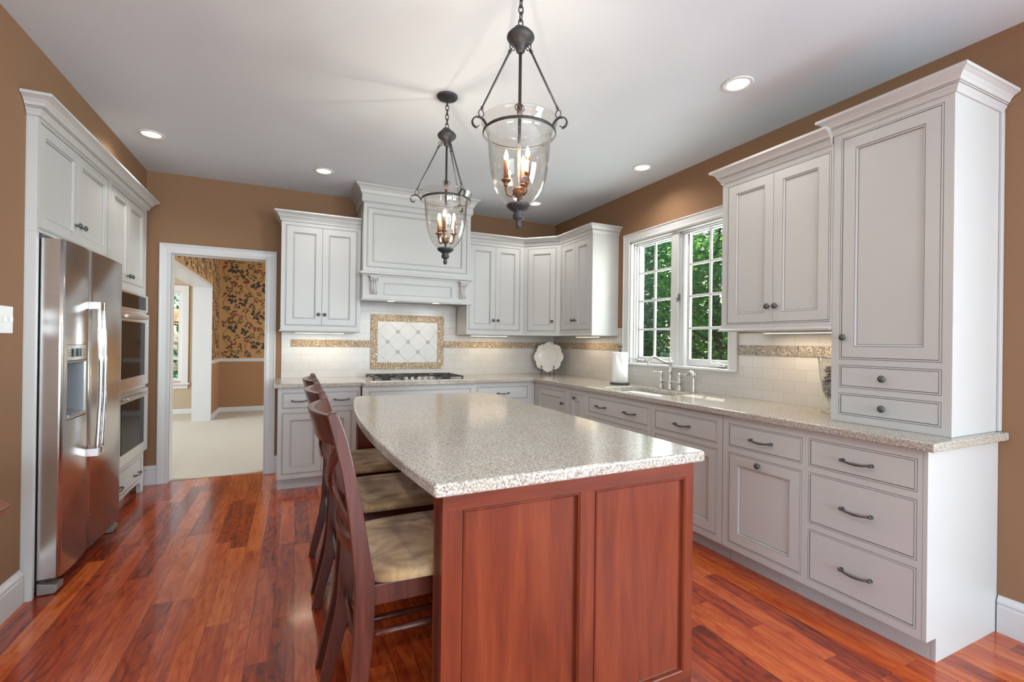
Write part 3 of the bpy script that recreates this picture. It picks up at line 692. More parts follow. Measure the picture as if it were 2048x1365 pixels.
# window wall, left of the window
loc = (XU, 4.3855, 0); y1 = 4.3855; D2 = XR - XU - .002
c = cabinet('upper_cabinet', 'white two-door wall cabinet on the window wall, left of the window', 'cabinet', loc, RZ, y1 - 3.776, UT, D2,
        [(R_(y1, 4.365), R_(y1, 3.807), 1.42, 2.340, [('door', None, R_(y1, 4.089), [('knob', R_(y1, 4.118), 1.525)]), ('door', R_(y1, 4.089), None, [('knob', R_(y1, 4.060), 1.525)])])], 'white wall cabinets', UB)
crown_on(c, PATH, (2, 4), CZ, .085, .058, (loc, RZ))
b = MB(); b.sweep(PATH, [(0, UB), (.010, UB), (.012, UB + .006), (.006, UB + .013), (0, UB + .016)], (2, 4)); inv = (Matrix.Translation(Vector(loc)) @ Matrix.Rotation(RZ, 4, 'Z')).inverted(); b.v = [tuple(inv @ Vector(v)) for v in b.v]; b.build('light_rail', M['paint'], c)
# right of the window
y1 = 2.155; X2 = 2.496; loc = (X2, y1, 0)
c = cabinet('upper_cabinet', 'white two-door wall cabinet right of the window beside the tall hutch', 'cabinet', loc, RZ, y1 - 1.478, 2.332, XR - X2 - .002,
        [(R_(y1, 2.120), R_(y1, 1.482), 1.420, 2.304, [('door', None, R_(y1, 1.802), [('knob', R_(y1, 1.826), 1.520)]), ('door', R_(y1, 1.802), None, [('knob', R_(y1, 1.777), 1.520)])])], 'white wall cabinets', 1.383)
crown_on(c, [(XR - .003, 2.155), (X2, 2.155), (X2, 1.478)], None, 2.328, .086, .060, (loc, RZ)) if False else None
def crown_local(root, loc, rz, path, z, hgt, pr):
    p = [(-o * pr / .060, z + q * hgt / .086) for o, q in CROWN]; b = MB(); b.sweep(path, p, None, 0, CROWN_M, side=-1)
    inv = (Matrix.Translation(Vector(loc)) @ Matrix.Rotation(rz, 4, 'Z')).inverted(); b.v = [tuple(inv @ Vector(v)) for v in b.v]; b.build('crown_molding', PG, root)
crown_local(c, loc, RZ, [(XR - .003, 2.155), (X2, 2.155), (X2, 1.478)], 2.328, .086, .062)
b = MB(); b.sweep([(XR - .003, 2.155), (X2, 2.155), (X2, 1.478)], [(0, 1.378), (.014, 1.378), (.016, 1.385), (.008, 1.392), (0, 1.396)]); inv = (Matrix.Translation(Vector(loc)) @ Matrix.Rotation(RZ, 4, 'Z')).inverted(); b.v = [tuple(inv @ Vector(v)) for v in b.v]; b.build('light_rail', M['paint'], c)
# tall hutch on the counter
y1 = 1.4765; X3 = 2.503; loc = (X3, y1, CT + .001); zz = CT + .001
t = cabinet('hutch_cabinet', 'tall white counter-top hutch with one long door above two small drawers', 'cabinet', loc, RZ, y1 - YE, 2.372 - zz, XR - X3 - .002,
        [(R_(y1, 1.4385), R_(y1, 1.025), 1.228 - zz, 2.345 - zz, [('door', None, None, [('knob', R_(y1, 1.414), 1.338 - zz)])]),
         (R_(y1, 1.4385), R_(y1, 1.025), 1.087 - zz, 1.200 - zz, [('drawer', None, None, [('knob', R_(y1, 1.24), 1.142 - zz)])]),
         (R_(y1, 1.4385), R_(y1, 1.025), .950 - zz, 1.060 - zz, [('drawer', None, None, [('knob', R_(y1, 1.24), 1.002 - zz)])])], 'white wall cabinets')
crown_local(t, loc, RZ, [(XR - .003, y1), (X3, y1), (X3, YE), (XR - .003, YE)], 2.370, .088, .060)
MB().box(y1 - YE, y1 - YE + .012, XR - X3 - .028, XR - X3 - .002, 0, 2.372 - zz).build('scribe_molding', M['paint'], t, .003)

# --- range hood
def hood():
    x0, x1, yf = .572, 1.634, 4.55; D = YB - yf - .002
    root = empty('range_hood', (x0, yf, 0), 0, 'white panelled mantel range hood with two carved corbels over the cooktop', 'range hood')
    W = x1 - x0; b = MB(); f0, f1, g0, g1 = .03, 1.028, 1.982, 2.552
    ring_frame(b, 0, W, 1.90, ZC - .004, [(f0, f1, g0, g1)])
    b.face([(0, 0, 1.90), (0, 0, ZC - .004), (0, D, ZC - .004), (0, D, 1.90)]); b.face([(W, 0, 1.90), (W, D, 1.90), (W, D, ZC - .004), (W, 0, ZC - .004)]); b.face([(0, 0, ZC - .004), (W, 0, ZC - .004), (W, D, ZC - .004), (0, D, ZC - .004)])
    b.build('body', PG, root)
    door_mesh(f0 + GAP, f1 - GAP, g0 + GAP, g1 - GAP, .042).build('panel', PG, root)
    # frieze and crown up to the ceiling
    pr = [(0, 2.588), (.010, 2.588), (.010, 2.594), (.0085, 2.594), (.0085, 2.597), (.014, 2.598), (.018, 2.605), (.018, 2.664), (.022, 2.668), (.026, 2.668), (.026, 2.676), (.030, 2.678), (.036, 2.698), (.052, 2.722), (.074, 2.735), (.080, 2.737), (.080, ZC - .003), (0, ZC - .003)]
    b = MB(); b.sweep([(0, D), (0, 0), (W, 0), (W, D)], pr, None, 0, [0, 0, 1, 1] + [0] * 14); b.build('crown_molding', PG, root)
    # mantel ledge
    le = [(0, 1.900), (.020, 1.900), (.020, 1.906), (.016, 1.906), (.022, 1.914), (.036, 1.920), (.036, 1.938), (.030, 1.941), (0, 1.946)]
    b = MB(); b.sweep([(0, .1), (0, 0), (W, 0), (W, .1)], le); b.v = [(x * .985 + .008, y, z) for x, y, z in b.v]; b.build('mantel_ledge', M['paint'], root, .0015)
    # valance
    v0, v1, vb = -.004, W + .010, 1.682; b = MB(); yv = -.004
    ring_frame(b, v0, v1, vb, 1.902, [(.192, .868, 1.73, 1.843)], yv)
    b.box(v0, v1, yv + .02, .03, vb, 1.90); b.face([(v0, yv, vb), (v0, yv, 1.902), (v0, .03, 1.902), (v0, .03, vb)]); b.face([(v1, yv, vb), (v1, .03, vb), (v1, .03, 1.902), (v1, yv, 1.902)]); b.face([(v0, yv, vb), (v0, .03, vb), (v1, .03, vb), (v1, yv, vb)])
    for xx in (v0, v1 - .018): b.box(xx, xx + .018, .03, D - .010, vb, 1.90)
    b.sweep([(v0, .06), (v0, yv), (v1, yv), (v1, .06)], [(0, vb - .012), (.010, vb - .012), (.012, vb - .004), (.006, vb + .004), (0, vb + .006)])
    b.face([(.192 + .0085, yv + .008, 1.7385), (.868 - .0085, yv + .008, 1.7385), (.868 - .0085, yv + .008, 1.8345), (.192 + .0085, yv + .008, 1.8345)])
    b.build('valance', PG, root)
    # liner and lamps
    MB().box(v0 + .02, v1 - .02, .034, D - .010, vb + .012, vb + .03).build('liner', M['paint'], root)
    for x in (.30, .76):
        MB().lathe([(.034, 0), (.034, .006), (.0, .006)], 18, (x, .20, vb + .004)).build('lamp', M['hood_glow'], root)
        lamp('hood_lamp', 'SPOT', (x0 + x, yf + .2, vb - .004), 3.2, (1, .9, .76), (0, .25, -1), spot_size=RAD(140), spot_blend=.7, shadow_soft_size=.03)
    # corbels: scroll profile in (y,z) with side volutes and an acanthus front
    for cx in (.095, .978):
        g = MB(); hw_ = .032
        prof = [(0, 1.90), (-.062, 1.90), (-.066, 1.885), (-.060, 1.872), (-.047, 1.86), (-.034, 1.842), (-.030, 1.82), (-.034, 1.795), (-.033, 1.775), (-.024, 1.757), (-.016, 1.745), (-.016, 1.733), (-.008, 1.726), (0, 1.728)]
        g.prism(prof, 'x', cx - hw_, cx + hw_, 0, True)
        g.box(cx - .043, cx + .043, -.070, 0, 1.888, 1.90)
        for sx in (-1, 1):
            g.lathe([(0, -.006), (.017, -.004), (.019, 0), (.017, .004), (0, .006)], 14, (cx + sx * hw_, -.046, 1.873), 'x'); g.lathe([(0, -.005), (.009, -.003), (.010, 0), (.009, .003), (0, .005)], 12, (cx + sx * hw_, -.020, 1.744), 'x')
            g.tube([(cx + sx * .016, -.064, 1.884), (cx + sx * .020, -.050, 1.862), (cx + sx * .018, -.036, 1.835), (cx + sx * .014, -.038, 1.80), (cx + sx * .008, -.028, 1.765), (cx, -.018, 1.735)], [.006, .008, .009, .009, .007, .003], 8)
        g.tube([(cx, -.066, 1.886), (cx, -.052, 1.862), (cx, -.037, 1.832), (cx, -.041, 1.795), (cx, -.030, 1.765), (cx, -.018, 1.730)], [.005, .007, .008, .008, .006, .004], 8)
        g.build('corbel', M['paint'], root)
hood()

# --- built-in on the left: refrigerator surround and oven cabinet (faces +X; local x = world y - y0)
RL = pi / 2; XS = -1.147; LT = 2.372
def left_units():
    y0 = 3.04; loc = (XS, y0, 0); D = .56
    r = cabinet('refrigerator_surround', 'white built-in refrigerator surround with two short doors above the fridge', 'cabinet', loc, RL, 4.018 - y0, LT, D,
                [(.014, .948, 1.822, 2.355, [('door', None, .472, [('knob', .436, 1.93)]), ('door', .472, None, [('knob', .512, 1.93)])])], 'white built-in cabinets on the left wall', 1.805)
    MB().box(0, .024, 0, D, 0, 1.805).build('side_panel', M['paint'], r, .002); MB().box(.956, .977, 0, D, 0, 1.805).build('side_panel', M['paint'], r, .002)
    P = [(XL + .003, y0), (XS, y0), (XS, 4.876), (XL + .003, 4.876)]
    z, h, p_ = 2.366, .092, .076
    def crown(root, loc, seg_path):
        pr = [(o * p_ / .06, z + q * h / .086) for o, q in CROWN]; b = MB(); b.sweep(seg_path, pr, None, 0, CROWN_M)
        inv = (Matrix.Translation(Vector(loc)) @ Matrix.Rotation(RL, 4, 'Z')).inverted(); b.v = [tuple(inv @ Vector(v)) for v in b.v]; b.build('crown_molding', PG, root)
    crown(r, loc, [(XL + .003, y0), (XS, y0), (XS, 4.0195)])
    y1 = 4.021; loc = (XS, y1, 0); W = 4.876 - y1
    o = cabinet('oven_cabinet', 'white tall oven cabinet with two doors above and one drawer below the wall ovens', 'cabinet', loc, RL, W, LT, D,
                [(.026, .80, 1.70, 2.345, [('door', None, .395, [('knob', .365, 1.752)]), ('door', .395, None, [('knob', .428, 1.752)])])], 'white built-in cabinets on the left wall', 1.645)
    crown(o, loc, [(XS, 4.0205), (XS, 4.876), (XL + .003, 4.876)])
    b = MB(); b.box(0, .075, 0, D, .10, 1.645); b.box(W - .055, W, 0, D, .10, 1.645); ring_frame(b, .075, W - .055, .10, .338, [(.09, W - .07, .118, .300)]); b.box(.075, W - .055, .02, D, .10, .338)
    b.build('lower_body', PG, o)
    d = slab_mesh(.09 + GAP, W - .07 - GAP, .118 + GAP, .300 - GAP).build('drawer_front', PG, o); hw('pull', .21, .19, d); hw('pull', .655, .19, d)
    MB().box(.0, W, .09, D, 0, .10).build('toe_kick', M['paint'], o)
    for xx in (0, W - .085):
        g = MB(); s_ = 1 if xx == 0 else -1; e = xx if xx == 0 else W
        g.prism([(e, 0), (e + s_ * .07, 0), (e + s_ * .072, .05), (e + s_ * .09, .085), (e + s_ * .12, .10), (e, .10)], 'y', 0, .03); g.build('foot', M['paint'], o, .002)
left_units()

# ------------------------------------------------------------------ appliances
def fridge():
    y0, y1, xb, xd = 3.078, 3.965, -1.145, -1.05; zt = 1.782
    r = empty('refrigerator', (xb, y0, 0), RL, 'stainless steel side-by-side refrigerator with a water dispenser in the left door', 'refrigerator')
    W = y1 - y0
    def loc(b): return b
    MB().box(.006, W - .006, .008, .52, .02, 1.775).build('body', M['dgrey'], r)
    sd = .336
    def rounded(x0, x1, z0, z1, hole=None):
        # door slab 95 mm thick with softly bowed front and rounded edges
        b = MB(); n = 14; T = -.095
        def dep(x):
            t = (x - x0) / (x1 - x0); e = .0
            return T + .010 * (2 * t - 1) ** 2 + (.012 * (1 - min(1, min(t, 1 - t) * (x1 - x0) / .012)) ** 2)
        xs = sorted({x0, x0 + .003, x0 + .006, x0 + .012, x1 - .012, x1 - .006, x1 - .003, x1} | {x0 + (x1 - x0) * k / n for k in range(1, n)} | ({hole[0], hole[1]} if hole else set()))
        zs = [z0, z1] if not hole else [z0, hole[2], hole[3], z1]
        for i in range(len(xs) - 1):
            for j in range(len(zs) - 1):
                if hole and hole[0] <= xs[i] and xs[i + 1] <= hole[1] and zs[j] == hole[2]: continue
                b.face([(xs[i], dep(xs[i]), zs[j]), (xs[i + 1], dep(xs[i + 1]), zs[j]), (xs[i + 1], dep(xs[i + 1]), zs[j + 1]), (xs[i], dep(xs[i]), zs[j + 1])], 0, True)
        for xx in (x0, x1): b.face([(xx, dep(xx), z0), (xx, dep(xx), z1), (xx, 0, z1), (xx, 0, z0)])
        for zz in (z0, z1): b.face([(x, dep(x), zz) for x in xs] + [(x1, 0, zz), (x0, 0, zz)])
        b.face([(x0, 0, z0), (x0, 0, z1), (x1, 0, z1), (x1, 0, z0)])
        return b
    hole = (.040, .290, .862, 1.250)
    d1 = rounded(0, sd - .003, .082, zt, hole).build('door', M['steel'], r, recalc=True)
    d2 = rounded(sd + .003, W, .082, zt).build('door', M['steel'], r)
    # dispenser
    p = MB(); T = -.0865
    p.rings(hole[0], hole[1], hole[2], 1.165, [(0, T, 0), (.004, T - .004, 0), (.008, T - .002, 0), (.012, T + .004, 0), (.02, -.012, 1)], 0, True, 1)
    disp = p.build('dispenser_recess', [M['nickel'], plain('dispenser_grey', (.26, .28, .30, 1), .35, .3)], r)
    MB().prism([(T - .004, .870), (T - .012, .886), (-.01, .90), (-.01, .868)], 'x', hole[0] + .014, hole[1] - .014).build('drip_tray', M['nickel'], r)
    MB().box(hole[0], hole[1], T - .003, -.01, 1.167, 1.250).build('control_panel', M['nickel'], r, .003)
    MB().box(hole[0] + .06, hole[1] - .075, T - .005, T - .001, 1.186, 1.230).build('display', M['black'], r, .001)
    g = MB()
    for zz in (1.192, 1.206, 1.220): g.box(hole[0] + .018, hole[0] + .048, T - .0045, T - .001, zz, zz + .003); g.box(hole[1] - .06, hole[1] - .02, T - .0045, T - .001, zz, zz + .003)
    g.build('buttons', M['dgrey'], r)
    g = MB(); g.lathe([(.022, 0), (.02, -.03), (.014, -.055), (.0, -.056)], 14, (hole[0] + .085, -.045, 1.160)); g.box(hole[0] + .07, hole[0] + .10, -.052, -.045, 1.06, 1.12); g.build('dispenser_nozzle', M['dgrey'], r)
    for xx, dd in ((sd - .030, d1), (sd + .032, d2)):
        b = MB(); z0, z1 = .640, 1.470
        pts = []
        for k in range(17):
            t = k / 16; pts.append((xx, -.093 - .042 - .012 * (1 - (2 * t - 1) ** 2), z0 + (z1 - z0) * t))
        b.tube(pts, .0125, 10, flat=(1.0, .62))
        for zz in (z0, z1): b.box(xx - .014, xx + .014, -.148, -.084, zz - .022, zz + .022)
        b.build('handle', M['steel'], dd, .003, 2)
    MB().box(.0, .10, -.012, .04, 1.775, 1.802).build('hinge_cover', M['dgrey'], r, .006); MB().box(W - .10, W, -.012, .04, 1.775, 1.802).build('hinge_cover', M['dgrey'], r, .006)
    g = MB(); g.box(.03, W - .03, -.02, 0.006, .012, .075); g.build('base_grille', M['dgrey'], r)
    for x0, x1 in ((.0, .075), (W - .075, W)):
        MB().prism([(-.068, .004), (-.078, .016), (-.078, .044), (0, .062), (0, .004)], 'x', x0, x1).build('hinge_foot', plain('hinge_foot_grey', (.30, .28, .26, 1), .4, .4), r, .003)
fridge()

def ovens():
    y0, y1, z0, z1 = 4.062, 4.836, .342, 1.640; xf = XS + .002
    r = empty('double_oven', (xf, y0, 0), RL, 'stainless double wall oven with black glass doors in the tall left cabinet', 'oven')
    W = y1 - y0
    MB().box(0, W, -.016, .50, z0, z1).build('body', M['steel'], r, .002)
    p = MB().box(.006, W - .006, -.026, -.016, 1.497, z1 - .008).build('control_panel', M['steel'], r, .003)
    MB().box(.05, W - .075, -.0285, -.0262, 1.512, z1 - .022).build('display', M['black'], p)
    for a, c_ in ((.905, 1.480), (.358, .880)):
        d = MB().box(.004, W - .004, -.034, -.018, a, c_).build('door', M['steel'], r, .005, 2)
        MB().box(.10, W - .125, -.0365, -.0342, a + .085, c_ - .070).build('glass', M['black'], d, .001)
        b = MB(); zz = c_ - .035
        b.tube([(.09 + (W - .25) * k / 12, -.062 - .008 * (1 - (k / 6 - 1) ** 2), zz) for k in range(13)], .012, 12)
        for x in (.105, W - .175): b.tube([(x, -.034, zz - .004), (x, -.063, zz)], .010, 8)
        b.build('handle', M['nickel'], d)
ovens()

def cooktop():
    r = empty('gas_cooktop', (.62, 4.325, CT + .001), 0, 'stainless gas cooktop with black grates and a centre row of knobs', 'cooktop')
    W, D = .915, .53
    b = MB(); b.rings(0, W, 0, D, [(0, 0, 0), (.003, .008, 0), (.02, .010, 0), (.028, .006, 0)]); b.v = [(x, z, y) for x, y, z in b.v]; b.face([(0, 0, 0), (W, 0, 0), (W, D, 0), (0, D, 0)]); b.build('tray', M['nickel'], r)
    for gx0, gx1 in ((.035, .295), (.31, .605), (.62, .88)):
        g = MB(); y0, y1, z = .035, D - .03, .036
        if gx0 == .31: y0 = .17
        for (a, c_) in (((gx0, y0), (gx1, y0)), ((gx0, y1), (gx1, y1)), ((gx0, y0), (gx0, y1)), ((gx1, y0), (gx1, y1)), ((gx0, (y0 + y1) / 2), (gx1, (y0 + y1) / 2)), (((gx0 + gx1) / 2, y0), ((gx0 + gx1) / 2, y1))):
            g.box(min(a[0], c_[0]) - .005, max(a[0], c_[0]) + .005, min(a[1], c_[1]) - .005, max(a[1], c_[1]) + .005, z - .007, z + .003)
        for cy in (y0 + (y1 - y0) * .27, y0 + (y1 - y0) * .73):
            for k in range(4):
                a = pi / 4 + k * pi / 2; cx = (gx0 + gx1) / 2
                g.tube([(cx + .03 * cos(a), cy + .03 * sin(a), z), (cx + .125 * cos(a), min(max(cy + .115 * sin(a), y0), y1), z)], .0045, 6)
        for px in (gx0, gx1):
            for py in (y0, y1): g.box(px - .007, px + .007, py - .007, py + .007, .006, z)
        g.build('grate', M['blackmat'], r)
        for cy in ((y0 + y1) / 2,) if gx0 == .31 else (y0 + (y1 - y0) * .27, y0 + (y1 - y0) * .73):
            MB().lathe([(.045, 0), (.045, .008), (.036, .010), (.034, .018), (.0, .020)], 20, ((gx0 + gx1) / 2, cy, .007)).build('burner', M['blackmat'], r)
    for k in range(5):
        MB().lathe([(.020, 0), (.019, .006), (.016, .008), (.0155, .026), (.013, .029), (0, .029)], 16, (.335 + k * .061, .075, .006)).build('knob', M['nickel'], r)
cooktop()

# ------------------------------------------------------------------ backsplash
def backsplash():
    r = empty('tile_backsplash', (0, YB, CT), 0, 'cream subway tile backsplash with a tan listello band and framed diamond panel behind the cooktop', 'backsplash')
    z = lambda v: v - CT
    b = MB(); T = .008
    b.box(-.117, XR - T, -T, -.0005, .0005, z(1.364)); b.box(.572, 1.645, -T, -.0005, z(1.364), z(1.692)); b.build('range_wall_tile', M['tile_x'], r)
    b = MB()
    for a, c_, h in ((1.477, 2.372, 1.376), (2.372, 3.684, 1.090), (3.684, 3.776, 1.444), (3.776, YB - T, 1.364)): b.box(XR - T, XR - .0005, a - YB, c_ - YB, .0005, z(h))
    b.build('window_wall_tile', M['tile_y'], r)
    b = MB(); n = 0
    def band(x0, x1, mtl, axis='x', yy=None):
        k = round((x1 - x0) / .152); st = (x1 - x0) / k
        for i in range(k):
            a, c_ = x0 + i * st + .001, x0 + (i + 1) * st - .001
            if axis == 'x': yield (a, c_, -T - .006, -T + .001, z(1.220), z(1.290))
            else: yield (XR - T - .006, XR - T + .001, a - YB, c_ - YB, z(1.222), z(1.292))
    for a_, c_, ax_ in ((-.037, .712, 'x'), (1.506, XR - T - .006, 'x'), (3.684, YB - T - .006, 'y')):
        b = MB()
        for bx in band(a_, c_, None, ax_): b.box(*bx)
        b.build('listello_band', M['listello'], r, .002, 1)
    b = MB()
    for bx in band(1.477, 2.372, None, 'y'): b.box(*bx)
    tag(b.build('listello_band', M['listello_grey'], r, .002, 1), 'greyer listello band right of the window')
    # accent panel
    x0, x1, z0, z1 = .714, 1.505, .985, 1.567; f = .074
    b = MB(); d0, d1 = -T - .008, -T + .001
    for i in range(5):
        a = x0 + (x1 - x0) * i / 5; c_ = x0 + (x1 - x0) * (i + 1) / 5
        b.box(a + .001, c_ - .001, d0, d1, z(z1 - f), z(z1)); b.box(a + .001, c_ - .001, d0, d1, z(z0), z(z0 + f))
    for i in range(3):
        a = z0 + f + (z1 - z0 - 2 * f) * i / 3; c_ = z0 + f + (z1 - z0 - 2 * f) * (i + 1) / 3
        b.box(x0, x0 + f, d0, d1, z(a + .001), z(c_ - .001)); b.box(x1 - f, x1, d0, d1, z(a + .001), z(c_ - .001))
    b.build('accent_border', M['listello'], r, .002, 1)
    ix0, ix1, iz0, iz1 = x0 + f, x1 - f, z0 + f, z1 - f
    b = MB(); b.box(ix0, ix1, -T - .002, -T + .001, z(iz0), z(iz1)); b.build('accent_grout', M['grout'], r)
    b = MB(); cx, cz, p = 1.108, 1.278, .2165; hq = p / 2 - .0030
    def clip(poly):
        for ax, lim, sg in ((0, ix0, 1), (0, ix1, -1), (1, iz0, 1), (1, iz1, -1)):
            out = []
            for i in range(len(poly)):
                a, c_ = poly[i], poly[(i + 1) % len(poly)]; ia, ic = (a[ax] - lim) * sg >= 0, (c_[ax] - lim) * sg >= 0
                if ia: out.append(a)
                if ia != ic: t_ = (lim - a[ax]) / (c_[ax] - a[ax]); out.append((a[0] + (c_[0] - a[0]) * t_, a[1] + (c_[1] - a[1]) * t_))
            poly = out
            if not poly: return poly
        return poly
    for i in range(-3, 4):
        for j in range(-3, 4):
            for ox in (0, .5):
                mx, mz = cx + (i + .5 + ox) * p, cz + (j + ox) * p
                q = clip([(mx - hq, mz), (mx, mz - hq), (mx + hq, mz), (mx, mz + hq)])
                if len(q) > 2: b.prism([(u, z(v)) for u, v in q], 'y', -T - .004, -T - .001)
    b.build('diamond_tiles', M['marble'], r)
    for mx, mz in ((cx, cz), (cx - p, cz), (cx + p, cz), (cx - p / 2, cz + p / 2), (cx + p / 2, cz + p / 2), (cx - p / 2, cz - p / 2), (cx + p / 2, cz - p / 2)):
        b = MB(); b.box(mx - .019, mx + .019, -T - .0055, -T - .001, z(mz - .019), z(mz + .019))
        for k in (-1, 1): b.box(mx + k * .009 - .005, mx + k * .009 + .005, -T - .0075, -T - .005, z(mz - .014), z(mz + .014))
        b.build('inset_tile', M['inset'], r)
backsplash()

# ------------------------------------------------------------------ window over the sink
def window():
    r = bpy.data.objects.new('window_1', None); C.objects.link(r); r.location = (XR, 2.455, 1.12); struct(r); tag(r, 'white double casement window with small panes over the sink', 'window')
    W, H = 3.60 - 2.455, 2.285 - 1.12; yc = W / 2
    # casing (profile swept around three sides) built in the YZ plane, facing -X
    cp = [(0, 0), (.080, 0), (.082, .022), (.074, .026), (.066, .018), (.020, .014), (.012, .018), (0, .014)]
    t = MB(); t.sweep([(0, -.01), (0, H - .02), (W, H - .02), (W, -.01)], [(-o, z) for o, z in cp]); b = MB(); b.v = [(-z, x, y) for x, y, z in t.v]; b.f = t.f; b.m = t.m; b.sm = t.sm
    b.build('casing', M['trim'], r)
    b = MB(); b.box(-.040, .14, -.085, W + .085, -.029, -.010); b.build('sill', M['trim'], r, .004)
    b = MB(); b.box(0, .14, 0, .016, -.01, H - .02); b.box(0, .14, W - .016, W, -.01, H - .02); b.box(0, .14, 0, W, H - .036, H - .02); b.box(.012, .14, yc - .036, yc + .036, -.01, H - .02)
    for s_ in (0, yc + .036):   # stepped stops
        a, c_ = s_ + (.016 if s_ == 0 else 0), s_ + yc - .036 - (0 if s_ == 0 else .016)
        for q0, q1, xs in ((0, .012, .035), (.012, .022, .055)):
            b.box(xs, .14, a + q0, a + q1, -.01, H - .036); b.box(xs, .14, c_ - q1, c_ - q0, -.01, H - .036); b.box(xs, .14, a, c_, H - .036 - q1, H - .036 - q0)
    b.build('jamb', M['trim'], r)
    for (g0, g1) in ((.048, .470), (.685, 1.097)):
        s = MB(); z0, z1 = .050, 1.107; f = .028; x0, x1 = .078, .110
        s.box(x0, x1, g0 - f, g0, -.008, z1 + f - .006); s.box(x0, x1, g1, g1 + f, -.008, z1 + f - .006); s.box(x0, x1, g0, g1, -.008, z0); s.box(x0, x1, g0, g1, z1, z1 + f - .006)
        sh = s.build('sash', M['trim'], r, .003)
        m_ = MB(); ym = (g0 + g1) / 2; m_.box(.079, .098, ym - .010, ym + .010, z0, z1)
        for zz in (1.427, 1.697, 1.966): m_.box(.0792, .0978, g0, g1, zz - 1.12 - .010, zz - 1.12 + .010)
        m_.build('muntins', M['trim'], sh, .003)
        MB().box(.0835, .0865, g0 - .005, g1 + .005, z0 - .005, z1 + .005).build('pane', M['pane'], sh)
    for yy in (1.045, .115):   # crank handles
        c_ = MB(); c_.box(.030, .066, yy - .055, yy + .02, .002, .020); c_.tube([(.03, yy - .02, .018), (.018, yy, .026), (.012, yy + .04, .022), (.010, yy + .065, .030)], [.009, .008, .006, .006], 8); c_.sphere((.010, yy + .068, .032), .010, 8)
        c_.build('crank_handle', M['nickel'], r, .004)
    b = MB(); b.box(.020, .034, yc - .045, yc - .012, 1.66 - 1.12, 1.72 - 1.12); b.tube([(.016, yc - .03, .57), (.008, yc - .034, .53)], [.007, .004], 8); b.build('latch', M['pewter'], r, .003)
window()

# ------------------------------------------------------------------ things on the counter
def faucet():
    xf, yc = 2.842, 2.965
    r = empty('faucet', (xf, yc, CT + .0005), 0, 'brushed nickel bridge faucet with curved spout and two lever handles behind the sink', 'faucet')
    b = MB()
    leg = [(r_ * 1.2, h_) for r_, h_ in [(.024, 0), (.024, .006), (.018, .012), (.013, .03), (.011, .045), (.016, .055), (.020, .064), (.020, .070), (.013, .078), (.012, .09), (.0105, .105), (.015, .112), (.015, .118), (.010, .124), (.012, .134), (.008, .142), (0, .144)]]
    for dy in (-.105, .105): MB().lathe(leg, 18, (0, dy, 0)).build('valve_column', M['nickel'], r)
    MB().lathe([(r_ * 1.22, h_) for r_, h_ in [(.024, 0), (.024, .006), (.015, .014), (.011, .05), (.016, .06), (.016, .07), (.011, .078), (.010, .14), (.013, .146), (.014, .154), (.010, .162), (.010, .21), (.014, .216), (.017, .228), (.014, .238), (.008, .246), (.005, .252), (.008, .258), (.005, .266), (0, .270)]], 18).build('column', M['nickel'], r)
    b.tube([(0, -.105, .066), (0, -.05, .066), (0, 0, .066), (0, .05, .066), (0, .105, .066)], [.011, .010, .013, .010, .011], 12); b.build('bridge', M['nickel'], r)
    b = MB(); pts = [(.012, 0, .228), (-.03, .002, .226), (-.07, .004, .232), (-.11, .006, .250), (-.145, .008, .266), (-.175, .009, .270), (-.200, .010, .258), (-.215, .011, .235), (-.222, .012, .208)]
    b.tube(smooth(pts), .0108, 12); b.sphere((.030, 0, .228), .008, 8); b.build('spout', M['nickel'], r)
    for s_ in (-1, 1):
        b = MB(); b.tube([(0, s_ * .098, .132), (0, s_ * .13, .134), (0, s_ * .165, .133), (0, s_ * .19, .134)], [.006, .0045, .006, .0085], 10); b.build('lever', M['nickel'], r)
    s = empty('side_sprayer', (2.842, 2.712, CT + .0005), 0, 'brushed nickel hand sprayer standing right of the bridge faucet', 'sprayer')
    MB().lathe([(.022, 0), (.022, .006), (.015, .012), (.013, .03), (.014, .06), (.013, .10), (.013, .118)], 16).build('holder', M['nickel'], s)
    b = MB(); b.tube([(0, 0, .116), (0, .002, .135), (0, .012, .150), (0, .035, .152)], [.013, .014, .017, .019], 12); b.tube([(0, -.010, .15), (0, -.022, .13), (0, -.024, .11)], [.004, .004, .003], 8); b.build('spray_head', M['nickel'], s)
faucet()

